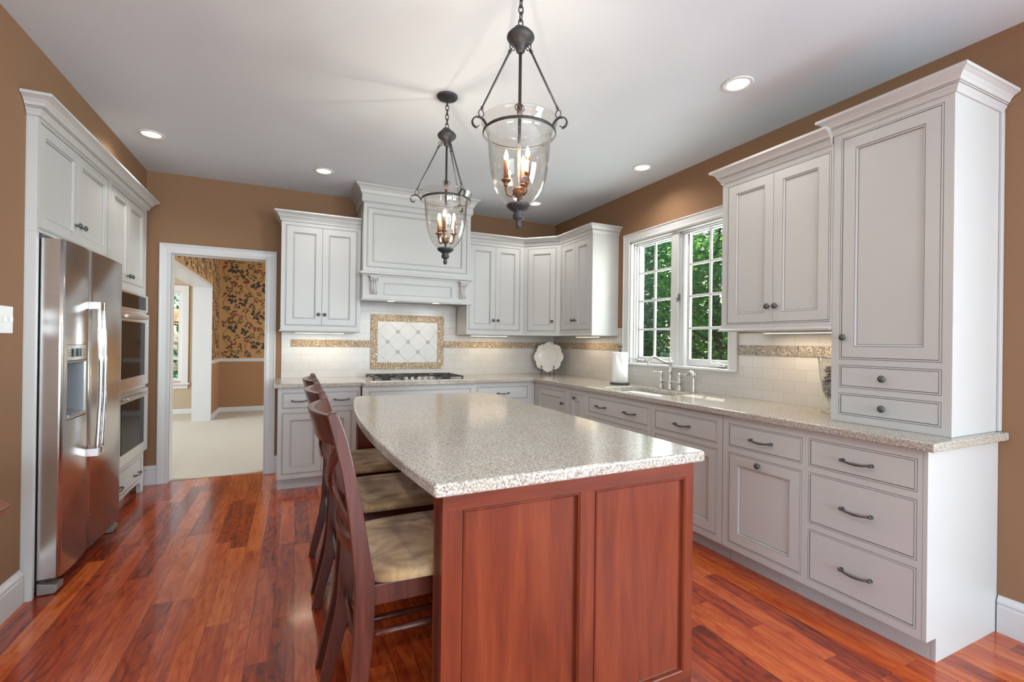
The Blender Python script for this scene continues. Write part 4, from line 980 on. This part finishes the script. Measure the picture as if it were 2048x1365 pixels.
def towel():
    x, y = 2.730, 3.483
    h = empty('paper_towel_holder', (x, y, CT + .0005), 0, 'dark metal paper towel stand with a flower finial, left of the sink', 'paper towel holder')
    MB().lathe([(.088, 0), (.09, .004), (.088, .012), (.078, .016), (.0, .016)], 32).build('base', M['iron'], h)
    MB().lathe([(.006, .014), (.006, .315), (.009, .318), (.009, .324), (.005, .33), (0, .33)], 12).build('rod', M['iron'], h)
    b = MB()
    for k in range(6):
        a = k * pi / 3; b.sphere((.016 * cos(a), .016 * sin(a), .346), .010, 8, sc=(1, 1, .7))
    b.sphere((0, 0, .350), .010, 8); b.build('finial', M['iron'], h)
    o = empty('paper_towel_roll', (x, y, CT + .017), 0, 'white paper towel roll standing on the dark stand left of the sink', 'paper towel roll')
    MB().lathe([(.022, .001), (.071, .001), (.0725, .01), (.0725, .272), (.071, .280), (.022, .280), (.022, .001)], 40).build('roll', M['paper'], o)
    b = MB(); n = 18; pts0 = []; 
    for k in range(n + 1):
        t = k / n; a = -2.75 + 1.25 * t; rr = .0732 + .012 * (t ** 3)
        pts0.append((rr * cos(a), rr * sin(a), .004 + .012 * (t ** 3), .272 - .20 * t))
    for k in range(n):
        p, q = pts0[k], pts0[k + 1]; b.face([(p[0], p[1], p[2]), (q[0], q[1], q[2]), (q[0], q[1], q[3]), (p[0], p[1], p[3])], 0, True)
    sh = b.build('loose_sheet', M['paper'], o); so = sh.modifiers.new('thick', 'SOLIDIFY'); so.thickness = .0008
towel()

def plate():
    px, py = 2.690, 4.768; fac = math.atan2(-.72, -.70)
    rz = fac + pi / 2     # local -Y faces the room
    s = empty('plate_stand', (px, py, CT + .0005), rz, 'black wrought iron plate easel in the back corner of the counter', 'plate stand')
    b = MB()
    for sx in (-.075, .075):
        g = MB(); g.tube([(sx, -.004, .003), (sx, -.004, .09)], .0035, 8); g.sphere((sx, -.004, .006), .0065, 8); g.sphere((sx, -.004, .095), .0085, 8); g.tube([(sx, -.004, .062), (sx * .75, .02, .055), (sx * .5, .06, .055)], .0032, 8); g.build('prong', M['iron'], s)
    g = MB(); g.tube([(-.075 * .5, .06, .055), (0, .062, .055), (.075 * .5, .06, .055)], .0035, 8); g.tube([(0, .062, .055), (0, .10, .004)], .0035, 8); g.sphere((0, .10, .006), .0065, 8); g.tube([(0, .062, .055), (0, .095, .20)], .0035, 8); g.build('back_leg', M['iron'], s)
    # scalloped plate
    b = MB(); n = 192; R0 = .172
    def rad(a): return 1 + .10 * (abs(cos(4.0 * a)) ** 1.3 - .5) + .018 * cos(24 * a)
    prof = [(0, .018), (.55, .018), (.62, .014), (.68, .006), (.72, .003), (.82, .004), (.9, .001), (.94, -.003), (.98, -.002), (1.0, 0), (.99, .006), (.7, .012), (.6, .024), (.55, .026), (0, .026)]
    rows = [[(R0 * r_ * (rad(2 * pi * k / n) if r_ > .8 else (1 + (rad(2 * pi * k / n) - 1) * max(0, (r_ - .6) / .2))) * cos(2 * pi * k / n), h_, R0 * r_ * (rad(2 * pi * k / n) if r_ > .8 else (1 + (rad(2 * pi * k / n) - 1) * max(0, (r_ - .6) / .2))) * sin(2 * pi * k / n)) for k in range(n)] for r_, h_ in prof]
    for j in range(len(rows) - 1):
        for k in range(n): q = (k + 1) % n; b.face([rows[j][k], rows[j][q], rows[j + 1][q], rows[j + 1][k]], 0, True)
    o = b.build('plate', M['ceramic'])
    mw = Matrix.Translation((px, py, CT)) @ Matrix.Rotation(rz, 4, 'Z') @ Matrix.Translation((0, .030, .209)) @ Matrix.Rotation(RAD(-9), 4, 'X')
    o.matrix_world = mw; tag(o, 'large white scalloped platter propped on the black easel in the back corner', 'plate')
plate()

def vase():
    x, y = 2.775, 1.625
    o = empty('glass_vase', (x, y, CT + .0005), 0, 'footed clear glass vase half hidden behind the tall hutch', 'vase')
    out = [(.058, 0), (.058, .006), (.03, .012), (.014, .022), (.014, .045), (.03, .065), (.052, .12), (.064, .19), (.071, .26), (.075, .312)]
    inn = [(.072, .312), (.068, .26), (.061, .19), (.049, .122), (.024, .07), (0, .062)]
    MB().lathe(out + inn, 32).build('bowl', M['clear'], o)
    rnd = random.Random(5); b = MB()
    for k in range(170):
        z = rnd.uniform(.085, .262); R = .010 + (.046 if z > .13 else .046 * (z - .06) / .07); a = rnd.uniform(0, 2 * pi); rr = R * math.sqrt(rnd.random()) * .88
        b.sphere((x + rr * cos(a), y + rr * sin(a), CT + z), rnd.uniform(.008, .014), 6, sc=(1, rnd.uniform(.6, 1), rnd.uniform(.5, 1)))
    tag(b.build('potpourri', M['potpourri']), 'grey-brown dried potpourri filling the glass vase', 'potpourri', kind='stuff')
vase()

def switchplate():
    r = empty('light_switch', (XL, 2.868, 1.366), RL, 'white multi-gang light switch plate on the brown wall near the fridge', 'light switch')
    MB().box(-.085, .065, -.006, -.0005, -.062, .062).build('cover_plate', M['plastic'], r, .003)
    for k in (-.058, -.010, .038): MB().box(k - .005, k + .005, -.016, -.006, -.010, .014).build('toggle', M['plastic'], r, .002)
switchplate()

def side_table():
    z = .74; cx, cy = -1.0, 1.65
    r = empty('side_table', (cx, cy, 0), 0, 'reddish wood table whose clipped corner just enters at the left edge', 'table')
    P = [(-1.168, 2.50), (-.842, 2.087), (-.862, 1.25), (-1.168, 1.25)]
    def poly(k): return [(x - cx - (k if x > -1.1 else 0), y - cy - (k * .6 if y > 2 else -k)) for x, y in P]
    b = MB(); b.prism(poly(0), 'z', z - .011, z); b.prism(poly(.008), 'z', z - .026, z - .011); b.build('tabletop', M['table'], r, .003)
    b = MB(); b.prism(poly(.06), 'z', z - .11, z - .026); b.build('apron', M['table'], r)
    for x, y in ((-1.14, 2.36), (-.95, 2.0), (-.95, 1.36), (-1.14, 1.36)): MB().box(x - cx - .02, x - cx + .02, y - cy - .02, y - cy + .02, 0, z - .11).build('leg', M['table'], r, .004)
side_table()

# ------------------------------------------------------------------ island
def island():
    x0, x1, y0, y1 = .373, 1.300, 1.235, 3.215
    r = empty('kitchen_island', (x0, y0, 0), 0, 'red-brown cherry wood kitchen island with two tall recessed end panels', 'island')
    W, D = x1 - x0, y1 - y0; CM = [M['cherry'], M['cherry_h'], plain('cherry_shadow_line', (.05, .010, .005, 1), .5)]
    def end(yf, sgn):
        b = MB(); s = lambda v: v if sgn > 0 else D - v
        # stiles and rails at the face, recessed panels with an applied bead
        holes = [(.058, .448, .13, .824), (.503, .890, .13, .824)]
        xs = sorted({0, W} | {h[0] for h in holes} | {h[1] for h in holes}); zs = [0, .13, .824, CB - .001]
        for i in range(len(xs) - 1):
            for j in range(3):
                cx = (xs[i] + xs[i + 1]) / 2
                if j == 1 and any(h[0] < cx < h[1] for h in holes): continue
                b.face([(xs[i], s(0), zs[j]), (xs[i + 1], s(0), zs[j]), (xs[i + 1], s(0), zs[j + 1]), (xs[i], s(0), zs[j + 1])], 1 if j == 2 or j == 0 else 0)
        b.face([(0, s(0), 0), (0, s(0), CB - .001), (0, s(.09), CB - .001), (0, s(.09), 0)]); b.face([(W, s(0), 0), (W, s(0), CB - .001), (W, s(.09), CB - .001), (W, s(.09), 0)])
        b.face([(0, s(.09), 0), (W, s(.09), 0), (W, s(.09), CB - .001), (0, s(.09), CB - .001)]); b.face([(0, s(0), CB - .001), (W, s(0), CB - .001), (W, s(.09), CB - .001), (0, s(.09), CB - .001)])
        e = b.build('end_panel', CM, r)
        for h in holes:
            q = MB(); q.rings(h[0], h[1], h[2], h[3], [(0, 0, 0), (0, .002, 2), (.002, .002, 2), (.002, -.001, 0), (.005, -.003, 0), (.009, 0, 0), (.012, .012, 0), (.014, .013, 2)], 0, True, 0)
            q.v = [(x, s(y), z) for x, y, z in q.v]; q.build('panel', CM, e)
        # fluted post faces on the seating side
        for zx in (-.0015,):
            f = MB()
            for k in range(3):
                yy = .030 + k * .017; yy = yy if sgn > 0 else D - yy
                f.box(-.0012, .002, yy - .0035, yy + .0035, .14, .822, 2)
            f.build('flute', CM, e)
    end(y0, 1); end(y1, -1)
    # storage core behind the knee space, facing the stools and the sink run
    b = MB(); b.box(.28, W, .0905, D - .0905, .1, CB - .001); b.box(.30, W - .06, .0905, D - .0905, 0, .1); b.build('core', M['cherry'], r)
    for k in range(3):
        a = .10 + (D - .2) * k / 3; c_ = .10 + (D - .2) * (k + 1) / 3
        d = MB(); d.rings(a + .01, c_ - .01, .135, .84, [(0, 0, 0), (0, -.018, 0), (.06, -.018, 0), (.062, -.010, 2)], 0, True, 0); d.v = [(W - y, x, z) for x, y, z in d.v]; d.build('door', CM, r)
    # countertop with the bowed seating edge
    o = [(.340, 1.198), (1.332, 1.212), (1.332, 3.10), (1.245, 3.265), (.410, 3.300), (.372, 3.27), (.352, 3.17)]
    n = 16
    for k in range(1, n):
        t = k / n; yy = 3.17 - (3.17 - 1.198) * t; base = .352 + (.340 - .352) * t; o.append((base - .066 * (1 - (2 * t - 1) ** 2), yy))
    b = MB(); b.prism(o, 'z', CB, CT); t = b.build('island_countertop', M['granite'], None, .008, 3, 50)
    tag(t, 'speckled granite island countertop with a bowed seating edge', 'countertop')
island()

# ------------------------------------------------------------------ stools
def stool():
    r = empty('counter_stool', (0, 0, 0), 0, '', 'stool')
    H = .236; T = .030; xo = .0
    back = [(0, .088, .124), (.08, .104, .146), (.16, .122, .168), (.25, .142, .192), (.33, .153, .205), (.40, .157, .212), (.47, .161, .217), (.555, .163, .219), (.61, .161, .215), (.70, .152, .199), (.78, .144, .186), (.85, .134, .174), (.91, .124, .161), (.96, .113, .150), (1.01, .101, .138), (1.05, .091, .125), (1.078, .084, .114), (1.088, .090, .108)]
    poly = [(a, z) for z, a, c_ in back] + [(c_, z) for z, a, c_ in reversed(back)]
    for s in (-1, 1):
        b = MB(); b.prism(poly, 'y', s * H if s < 0 else H - T, s * H + T if s < 0 else H); b.build('rear_leg', M['stool'], r, .003)
        b = MB(); b.prism([(.560, .60), (.600, .60), (.597, 0), (.570, 0)], 'y', s * (H - .016) - .018, s * (H - .016) + .018); b.build('front_leg', M['stool'], r, .003)
    def at(z):
        for (z0, a0, c0), (z1, a1, c1) in zip(back, back[1:]):
            if z0 <= z <= z1: t = (z - z0) / (z1 - z0); return a0 + (a1 - a0) * t, c0 + (c1 - c0) * t
        return back[-1][1:]
    def bow(y, k): return -k * (1 - (y / (H - T)) ** 2)
    def curved(name, zlo, zhi, k, th, mats, y0=-(H - T), y1=(H - T), zf=None, n=14, crest=0, off=.0):
        b = MB(); V = []
        for i in range(n + 1):
            y = y0 + (y1 - y0) * i / n; t = i / n
            za = zlo(t) if callable(zlo) else zlo; zb = zhi(t) if callable(zhi) else zhi
            ring = []
            for q, (z, ff) in enumerate(((za, 0), (za, 1), (zb, 1), (zb, 0))):
                xa, xc = at(z); mid = (xa + xc) / 2 + bow(y, k) + off; ring.append((mid + (ff - .5) * th, y, z + (crest * (1 - (2 * t - 1) ** 2) if q > 1 else 0)))
            V.append(ring)
        for i in range(n):
            for q in range(4):
                q2 = (q + 1) % 4; b.face([V[i][q], V[i][q2], V[i + 1][q2], V[i + 1][q]], 1 if (q == 2 and len(mats) > 1) else 0, q in (1, 3))
        b.face(V[0]); b.face(V[-1][::-1]); return b.build(name, mats, r, .003)
    curved('top_rail', .985, 1.076, .050, .024, [M['stool']])
    curved('lower_rail', .655, .705, .040, .020, [M['stool']])
    hw_ = .018
    def xz(t, s):
        a = .70 + .285 * t; return (a - hw_, a + hw_) if s > 0 else (.985 - .285 * t - hw_, .985 - .285 * t + hw_)
    curved('cross_slat', lambda t: xz(t, 1)[0], lambda t: xz(t, 1)[1], .045, .012, [M['stool']], off=.004)
    curved('cross_slat', lambda t: xz(t, -1)[0], lambda t: xz(t, -1)[1], .045, .012, [M['stool']], off=-.004)
    # seat frame and cushion
    b = MB(); b.box(.205, .585, -H + .004, -H + .026, .525, .585); b.box(.205, .585, H - .026, H - .004, .525, .585); b.box(.205, .228, -H + .026, H - .026, .525, .585); b.box(.562, .585, -H + .026, H - .026, .525, .585); b.build('seat_frame', M['stool'], r, .003)
    b = MB(); n = 22; top = []
    x0, x1, yh = .196, .640, H + .010
    def pt(i, j, up):
        u, v = 2 * i / n - 1, 2 * j / n - 1
        sx = math.copysign(abs(u) ** .9, u); k = 1 - .055 * (abs(u) ** 4) * (abs(v) ** 4) * 2
        x = (x0 + x1) / 2 + sx * (x1 - x0) / 2 * k; y = v * yh * k * (1 - .03 * (1 - u) * .5)
        e = (1 - abs(u) ** 6) * (1 - abs(v) ** 6)
        z = .586 + up * ((.026 * (e ** .3) if e > 0 else 0) + .018 * (1 - u * u) * (1 - v * v))
        return (x, y, z)
    for i in range(n):
        for j in range(n):
            b.face([pt(i, j, 1), pt(i + 1, j, 1), pt(i + 1, j + 1, 1), pt(i, j + 1, 1)], 0, True)
    b.face([pt(0, j, 0) for j in range(n + 1)] + [pt(i, n, 0) for i in range(1, n + 1)] + [pt(n, j, 0) for j in range(n - 1, -1, -1)] + [pt(i, 0, 0) for i in range(n - 1, 0, -1)])
    b.build('seat_cushion', M['suede'], r)
    for s in (-1, 1):
        for z in (.437, .225):
            xa = sum(at(z)) / 2; b = MB(); b.tube([(xa, s * (H - .016), z), (xa + .10, s * (H - .016), z), ((xa + .58) / 2, s * (H - .016), z), (.48, s * (H - .016), z), (.583, s * (H - .016), z)], [.008, .010, .0125, .010, .008], 12); b.build('stretcher', M['stool'], r)
    xa = sum(at(.36)) / 2
    b = MB(); b.tube([(xa, -H + .02, .36), (xa, -.1, .36), (xa, 0, .36), (xa, .1, .36), (xa, H - .02, .36)], [.008, .010, .0125, .010, .008], 12); b.build('stretcher', M['stool'], r)
    b = MB(); b.tube([(.583, -H + .02, .20), (.583, 0, .20), (.583, H - .02, .20)], [.009, .013, .009], 12); b.build('foot_rail', M['stool'], r)
    for s in (-1, 1):
        b = MB(); b.lathe([(.009, 0), (.009, .004), (0, .004)], 10, (.106, s * (H - T / 2), -.0035)); b.build('glide', M['dgrey'], r)
    return r
s0 = stool(); s0.location = (0, 1.611, .0035)
s0['label'] = 'dark cherry counter stool nearest the camera, tan suede seat'; s0['group'] = 'stools along the island'
for yy, lb in ((2.204, 'dark cherry counter stool in the middle of the island row'), (2.797, 'dark cherry counter stool farthest from the camera, nearest the cooktop')):
    c = s0.copy(); C.objects.link(c); c.location = (0, yy, .0035); c['label'] = lb
    for ch in list(s0.children):
        k = ch.copy(); C.objects.link(k); k.parent = c

# ------------------------------------------------------------------ pendants
def pendant(x, y, az, name_label, tagged, cz0=0):
    r = empty('pendant_light', (x, y, ZC), 0, name_label, 'pendant light', 'bell jar pendants over the island')
    z = lambda v: v - ZC
    MB().lathe([(.062, -.001), (.062, -.006), (.058, -.012), (.045, -.018), (.018, -.022), (.010, -.03), (0, -.03)], 28).build('canopy', M['iron'], r)
    # chain
    b = MB(); zt, zb = z(2.726), z(2.560); nl = 6; ll = (zt - zb) / nl
    for i in range(nl):
        zc_ = zt - (i + .5) * ll; pts = []
        for k in range(14):
            a = 2 * pi * k / 14; u, v = .0095 * cos(a), (ll * .5 + .0055) * sin(a); pts.append((u, 0, zc_ + v) if i % 2 else (0, u, zc_ + v))
        b.tube(pts, .0026, 6, closed=True)
    b.build('chain', M['iron'], r)
    b = MB(); pts = [(.026 * cos(pi * k / 8), 0, z(2.540) + .024 * sin(pi * k / 8)) for k in range(9)]; b.tube(pts, .005, 8)
    b.lathe([(.012, z(2.546)), (.040, z(2.540)), (.054, z(2.524)), (.056, z(2.516)), (.050, z(2.505)), (.034, z(2.492)), (.022, z(2.482)), (.017, z(2.460)), (.010, z(2.455)), (0, z(2.455))], 28); b.build('cap', M['iron'], r)
    # centre rod + hub
    b = MB(); b.lathe([(.0065, z(2.456)), (.0065, z(1.915)), (.010, z(1.912))], 12); b.lathe([(.011, z(2.245)), (.011, z(2.200))], 12); b.tube([(.020 * cos(2 * pi * k / 18), 0, z(2.235) + .016 * sin(2 * pi * k / 18)) for k in range(18)], .0022, 6, closed=True); b.build('rod', M['iron'], r)
    b = MB(); b.lathe([(0, z(1.918)), (.018, z(1.914)), (.024, z(1.905)), (.024, z(1.888)), (.016, z(1.878)), (.010, z(1.874)), (.006, z(1.870)), (.006, z(1.842))], 20); b.build('hub', M['bronze'], r)
    # ring
    R = .1445; zr = z(2.130); b = MB(); b.tube([(R * cos(2 * pi * k / 60), R * sin(2 * pi * k / 60), zr) for k in range(60)], .0055, 8, closed=True, flat=(.6, 1.2)); b.build('ring', M['iron'], r)
    for k in range(3):
        a = az + k * 2 * pi / 3; ca, sa = cos(a), sin(a); P = lambda rr, zz: (rr * ca, rr * sa, zz)
        b = MB(); pts = [P(R, zr - .006), P(R + .012, zr + .014), P(R + .030, zr + .024), P(R + .050, zr + .020), P(R + .062, zr + .004), P(R + .058, zr - .012), P(R + .044, zr - .018), P(R + .034, zr - .010)]
        b.tube(smooth(pts), .0044, 8, flat=(1.5, .8)); b.build('scroll_hook', M['iron'], r)
        b = MB(); t0 = P(.030, z(2.468)); t1 = P(R + .022, zr + .062)
        b.tube([P(.030, z(2.476)), P(.046, z(2.452))], .0022, 6)
        for cc in (P(.037, z(2.468)), P(R + .026, zr + .040)): b.tube([(cc[0] + .011 * cos(2 * pi * q / 14) * ca, cc[1] + .011 * cos(2 * pi * q / 14) * sa, cc[2] + .014 * sin(2 * pi * q / 14)) for q in range(14)], .0022, 6, closed=True)
        p0, p1 = Vector(P(.046, z(2.452))), Vector(t1); b.tube([p0, p0.lerp(p1, .03), p0.lerp(p1, .06), p1], [.0065, .0065, .0042, .0042], 8); b.sphere(t1, .007, 8); b.build('hanger_rod', M['iron'], r)
        # candle arm
        a2 = cz0 + k * 2 * pi / 3; ca, sa = cos(a2), sin(a2); rc = .052; P2 = lambda rr, zz: (rr * ca, rr * sa, z(zz))
        b = MB(); b.tube([P2(.018, 1.890), P2(.032, 1.878), P2(.046, 1.884), P2(rc, 1.902), P2(rc, 1.918)], .0045, 8)
        b.lathe([(.004, z(1.914)), (.010, z(1.919)), (.007, z(1.925)), (.013, z(1.932)), (.021, z(1.938)), (.021, z(1.942)), (.010, z(1.944))], 16, (rc * ca, rc * sa, 0)); arm = b.build('candle_arm', M['bronze'], r)
        MB().lathe([(.0105, z(1.943)), (.0105, z(2.020)), (.006, z(2.022))], 14, (rc * ca, rc * sa, 0)).build('candle_sleeve', M['sleeve'], arm)
        MB().lathe([(.005, z(2.020)), (.0085, z(2.030)), (.0085, z(2.038)), (.004, z(2.056)), (0, z(2.062))], 12, (rc * ca, rc * sa, 0)).build('bulb', M['bulb'], arm)
        lamp('bulb_light', 'POINT', (x + rc * ca, y + rc * sa, 2.066), 2.5, (1, .86, .68), shadow_soft_size=.006)
    if tagged:
        b = MB(); b.box(.040, .0405, -.036, -.020, z(1.932), z(1.975)); b.tube([(.040, -.028, z(1.975)), (.046, -.02, z(1.99))], .0008, 5); b.build('price_tag', M['tag'], r)
    # seeded glass bell, open at the top with a flared rim
    out = [(.044, 1.846), (.060, 1.858), (.080, 1.880), (.096, 1.910), (.108, 1.945), (.116, 1.985), (.121, 2.03), (.124, 2.08), (.127, 2.115), (.134, 2.140), (.146, 2.158), (.153, 2.172), (.1545, 2.178)]
    g = [(a, z(v)) for a, v in out]; inn = [(a - .003, v + .001) for a, v in reversed(g)]
    MB().lathe(g + inn, 48).build('glass_bell', M['seeded'], r)
    MB().lathe([(.012, z(1.848)), (.046, z(1.846)), (.050, z(1.841)), (.046, z(1.834)), (.036, z(1.826)), (.024, z(1.820)), (.019, z(1.812)), (.023, z(1.800)), (.022, z(1.790)), (.012, z(1.783)), (.009, z(1.778)), (.012, z(1.768)), (.011, z(1.758)), (.004, z(1.750)), (0, z(1.750))], 24).build('finial_cup', M['iron'], r)
_c = math.atan2(-1.685, -.807)
pendant(.807, 1.685, _c + pi, 'larger-looking bell jar pendant light hanging nearest, over the near half of the island', False, _c + pi - RAD(20))
_c = math.atan2(-2.683, -.806)
pendant(.806, 2.683, _c - pi / 2, 'farther bell jar pendant light with its canopy showing, over the far half of the island', True, _c + pi - RAD(70))

# ------------------------------------------------------------------ recessed lights
def can(x, y, label, e=30):
    r = empty('recessed_light', (x, y, ZC), 0, label, 'ceiling light', 'recessed ceiling lights')
    MB().lathe([(.080, -.001), (.082, -.004), (.078, -.007), (.062, -.007), (.058, -.002), (.058, -.001)], 32).build('trim_ring', M['plastic'], r)
    MB().lathe([(.058, -.0015), (.040, -.0045), (0, -.005)], 32).build('lens', M['can_glow'], r)
    lamp('recessed_lamp', 'SPOT', (x, y, ZC - .012), e, (1, .96, .90), (0, 0, -1), spot_size=RAD(150), spot_blend=.9, shadow_soft_size=.05)
can(-.949, 4.123, 'round recessed ceiling light over the refrigerator corner, farthest left', 24)
can(.211, 4.342, 'round recessed ceiling light in front of the left wall cabinet and hood', 14)
can(2.223, 1.827, 'round recessed ceiling light nearest the camera, above the tall hutch', 13)
can(2.590, 3.042, 'round recessed ceiling light above the window and sink')
can(2.269, 4.337, 'round recessed ceiling light in the back corner, partly behind the near pendant', 20)

can(-.949, 1.85, 'unseen recessed ceiling light added over the aisle left of the stools, before the fridge')  # fixture added out of view, for more light on the low cabinets
can(.25, .45, 'unseen recessed ceiling light added over the open floor in front of the island')  # second fixture added out of view as extra fill
# under-cabinet strips
def strip(x, y, ln, rz, label, e, UB=UB):
    r = empty('under_cabinet_light', (x, y, UB), rz, label, 'cabinet light', 'under-cabinet lights')
    MB().box(-ln / 2, ln / 2, -.02, .02, -.012, -.0005).build('housing', M['plastic'], r, .002)
    MB().box(-ln / 2 + .01, ln / 2 - .01, -.015, .015, -.0145, -.0122).build('lens', M['can_glow'], r)
    lamp('under_cabinet_lamp', 'AREA', (x, y, UB - .018), e, (1, .80, .56), (0, 0, -1), shape='RECTANGLE', size=ln if abs(sin(rz)) < .5 else .03, size_y=.03 if abs(sin(rz)) < .5 else ln)
strip(.22, 4.86, .45, 0, 'slim light strip under the wall cabinet beside the doorway', 1.1)
strip(1.98, 4.86, .45, 0, 'slim light strip under the wall cabinet right of the hood', .9)
strip(2.77, 4.08, .40, pi / 2, 'slim light strip under the wall cabinet left of the window', .8)
strip(2.76, 1.82, .45, pi / 2, 'slim light strip under the wall cabinet beside the tall hutch', 1.3, 1.382)

# ------------------------------------------------------------------ outdoors
def outdoors():
    struct(MB().box(3.07, 30, -20, 30, -.6, -.5).build('ground_lawn', M['grass']))
    struct(MB().box(-12, 3.07, 9.7, 30, -.6, -.5).build('ground_yard', M['grass']))
    ev = MB(); ev.box(3.07, 4.215, -4, 8, 2.78, 2.98); struct(ev.build('sun_block_eave', M['siding']))  # unseen overhang, shaped to block sun above the lowest window panes
    def tree(name, x, y, h, cr, n, seed, mt, label, ls=.098, low=.12):
        rnd = random.Random(seed); r = empty(name, (x, y, -.5), 0, label, 'tree', 'trees outside the kitchen window')
        b = MB(); b.tube([(0, 0, 0), (.05, .03, h * .35), (-.04, .05, h * .7), (.02, 0, h * .95)], [.12, .10, .06, .02], 9)
        for k in range(10):
            a = rnd.uniform(0, 2 * pi); z = h * rnd.uniform(.2, .8); e = cr * .8
            b.tube([(0, .03, z), (cos(a) * e * .5, sin(a) * e * .5, z + .2), (cos(a) * e, sin(a) * e, z + .35)], [.035, .022, .008], 6)
        b.build('trunk', M['bark'], r)
        b = MB(); cl = []
        for _ in range(60):
            a = rnd.uniform(0, 2 * pi); q = cr * .85 * math.sqrt(rnd.random()); cl.append((q * cos(a), q * sin(a), rnd.uniform(low, .95) * h))
        for k in range(n):
            c_ = cl[rnd.randrange(len(cl))]; s_ = .26
            p = Vector((c_[0] + rnd.gauss(0, s_), c_[1] + rnd.gauss(0, s_), max(.1, c_[2] + rnd.gauss(0, s_ * .8))))
            q = math.hypot(p.x, p.y)
            if q > cr: p.x *= cr / q; p.y *= cr / q
            u = Vector((rnd.gauss(0, 1), rnd.gauss(0, 1), rnd.gauss(0, .6) - .3)).normalized(); v = u.cross(Vector((rnd.gauss(0, .6), rnd.gauss(0, .6), 1))).normalized(); nn = u.cross(v)
            l = ls * rnd.uniform(.6, 1.3); w_ = l * .7
            b.face([p, p + u * l * .3 + v * w_ * .5 + nn * l * .06, p + u * l, p + u * l * .3 - v * w_ * .5 + nn * l * .06], 0)
        b.build('foliage', mt, r, recalc=False, weld=False)
    tree('tree', 6.3, 7.60, 4.1, .95, 9000, 1, M['leaf2'], 'leafy tree seen through the left casement, farthest left')
    tree('tree', 6.3, 5.50, 4.1, .95, 9000, 2, M['leaf'], 'bright green tree filling the middle of the kitchen window')
    tree('tree', 6.0, 3.45, 4.0, .98, 6000, 6, M['leaf2'], 'bushy tree at the right edge of the right casement')
    tree('tree', 9.4, 12.2, 6.6, 1.6, 9000, 3, M['leaf2'], 'dark tree far behind the left casement', .15)
    tree('tree', 9.4, 8.9, 6.6, 1.6, 10000, 4, M['leaf'], 'tall tree far behind the middle of the kitchen window', .15)
    tree('tree', 9.4, 5.6, 6.6, 1.6, 9000, 5, M['leaf2'], 'tall tree far behind the right casement', .15)
    # yard behind the far room
    tree('tree', -2.6, 16, 4.8, 1.6, 5000, 7, M['leaf2'], 'tree beyond the deck outside the far room window', .13)
    d = empty('deck_railing', (-3.4, 12.0, 0), 0, 'pale wooden deck railing outside the far room window', 'railing')
    MB().box(0, 2.6, -.04, .04, 1.16, 1.21).build('top_rail', M['deck'], d); MB().box(0, 2.6, -.02, .02, .62, .67).build('bottom_rail', M['deck'], d)
    for k in range(17): MB().box(.05 + k * .155, .09 + k * .155, -.018, .018, .67, 1.16).build('baluster', M['deck'], d)
    MB().box(-.02, .10, -.05, .05, -.5, 1.3).build('post', M['deck'], d); MB().box(2.5, 2.6, -.05, .05, -.5, 1.3).build('post', M['deck'], d)
    MB().tube([(.2, 0, .6), (2.2, .4, -.5)], .03, 6).build('brace', M['deck'], d)
    u = empty('patio_umbrella', (-2.35, 13.2, -.5), 0, 'tan patio umbrella beyond the deck railing', 'umbrella')
    MB().lathe([(.9, 2.15), (.55, 2.35), (0, 2.5)], 8, smooth=False).build('canopy', M['shade'], u); MB().lathe([(.02, 0), (.02, 2.45)], 8).build('pole', M['deck'], u)
    p = empty('porch_post', (-2.02 - .55, 11.2, -.5), 0, 'white porch column at the left side of the far window view', 'column')
    MB().box(-.14, .14, -.14, .14, 0, 3.2).build('shaft', M['siding'], p); MB().box(-.18, .18, -.18, .18, 0, .2).build('base', M['siding'], p)
outdoors()
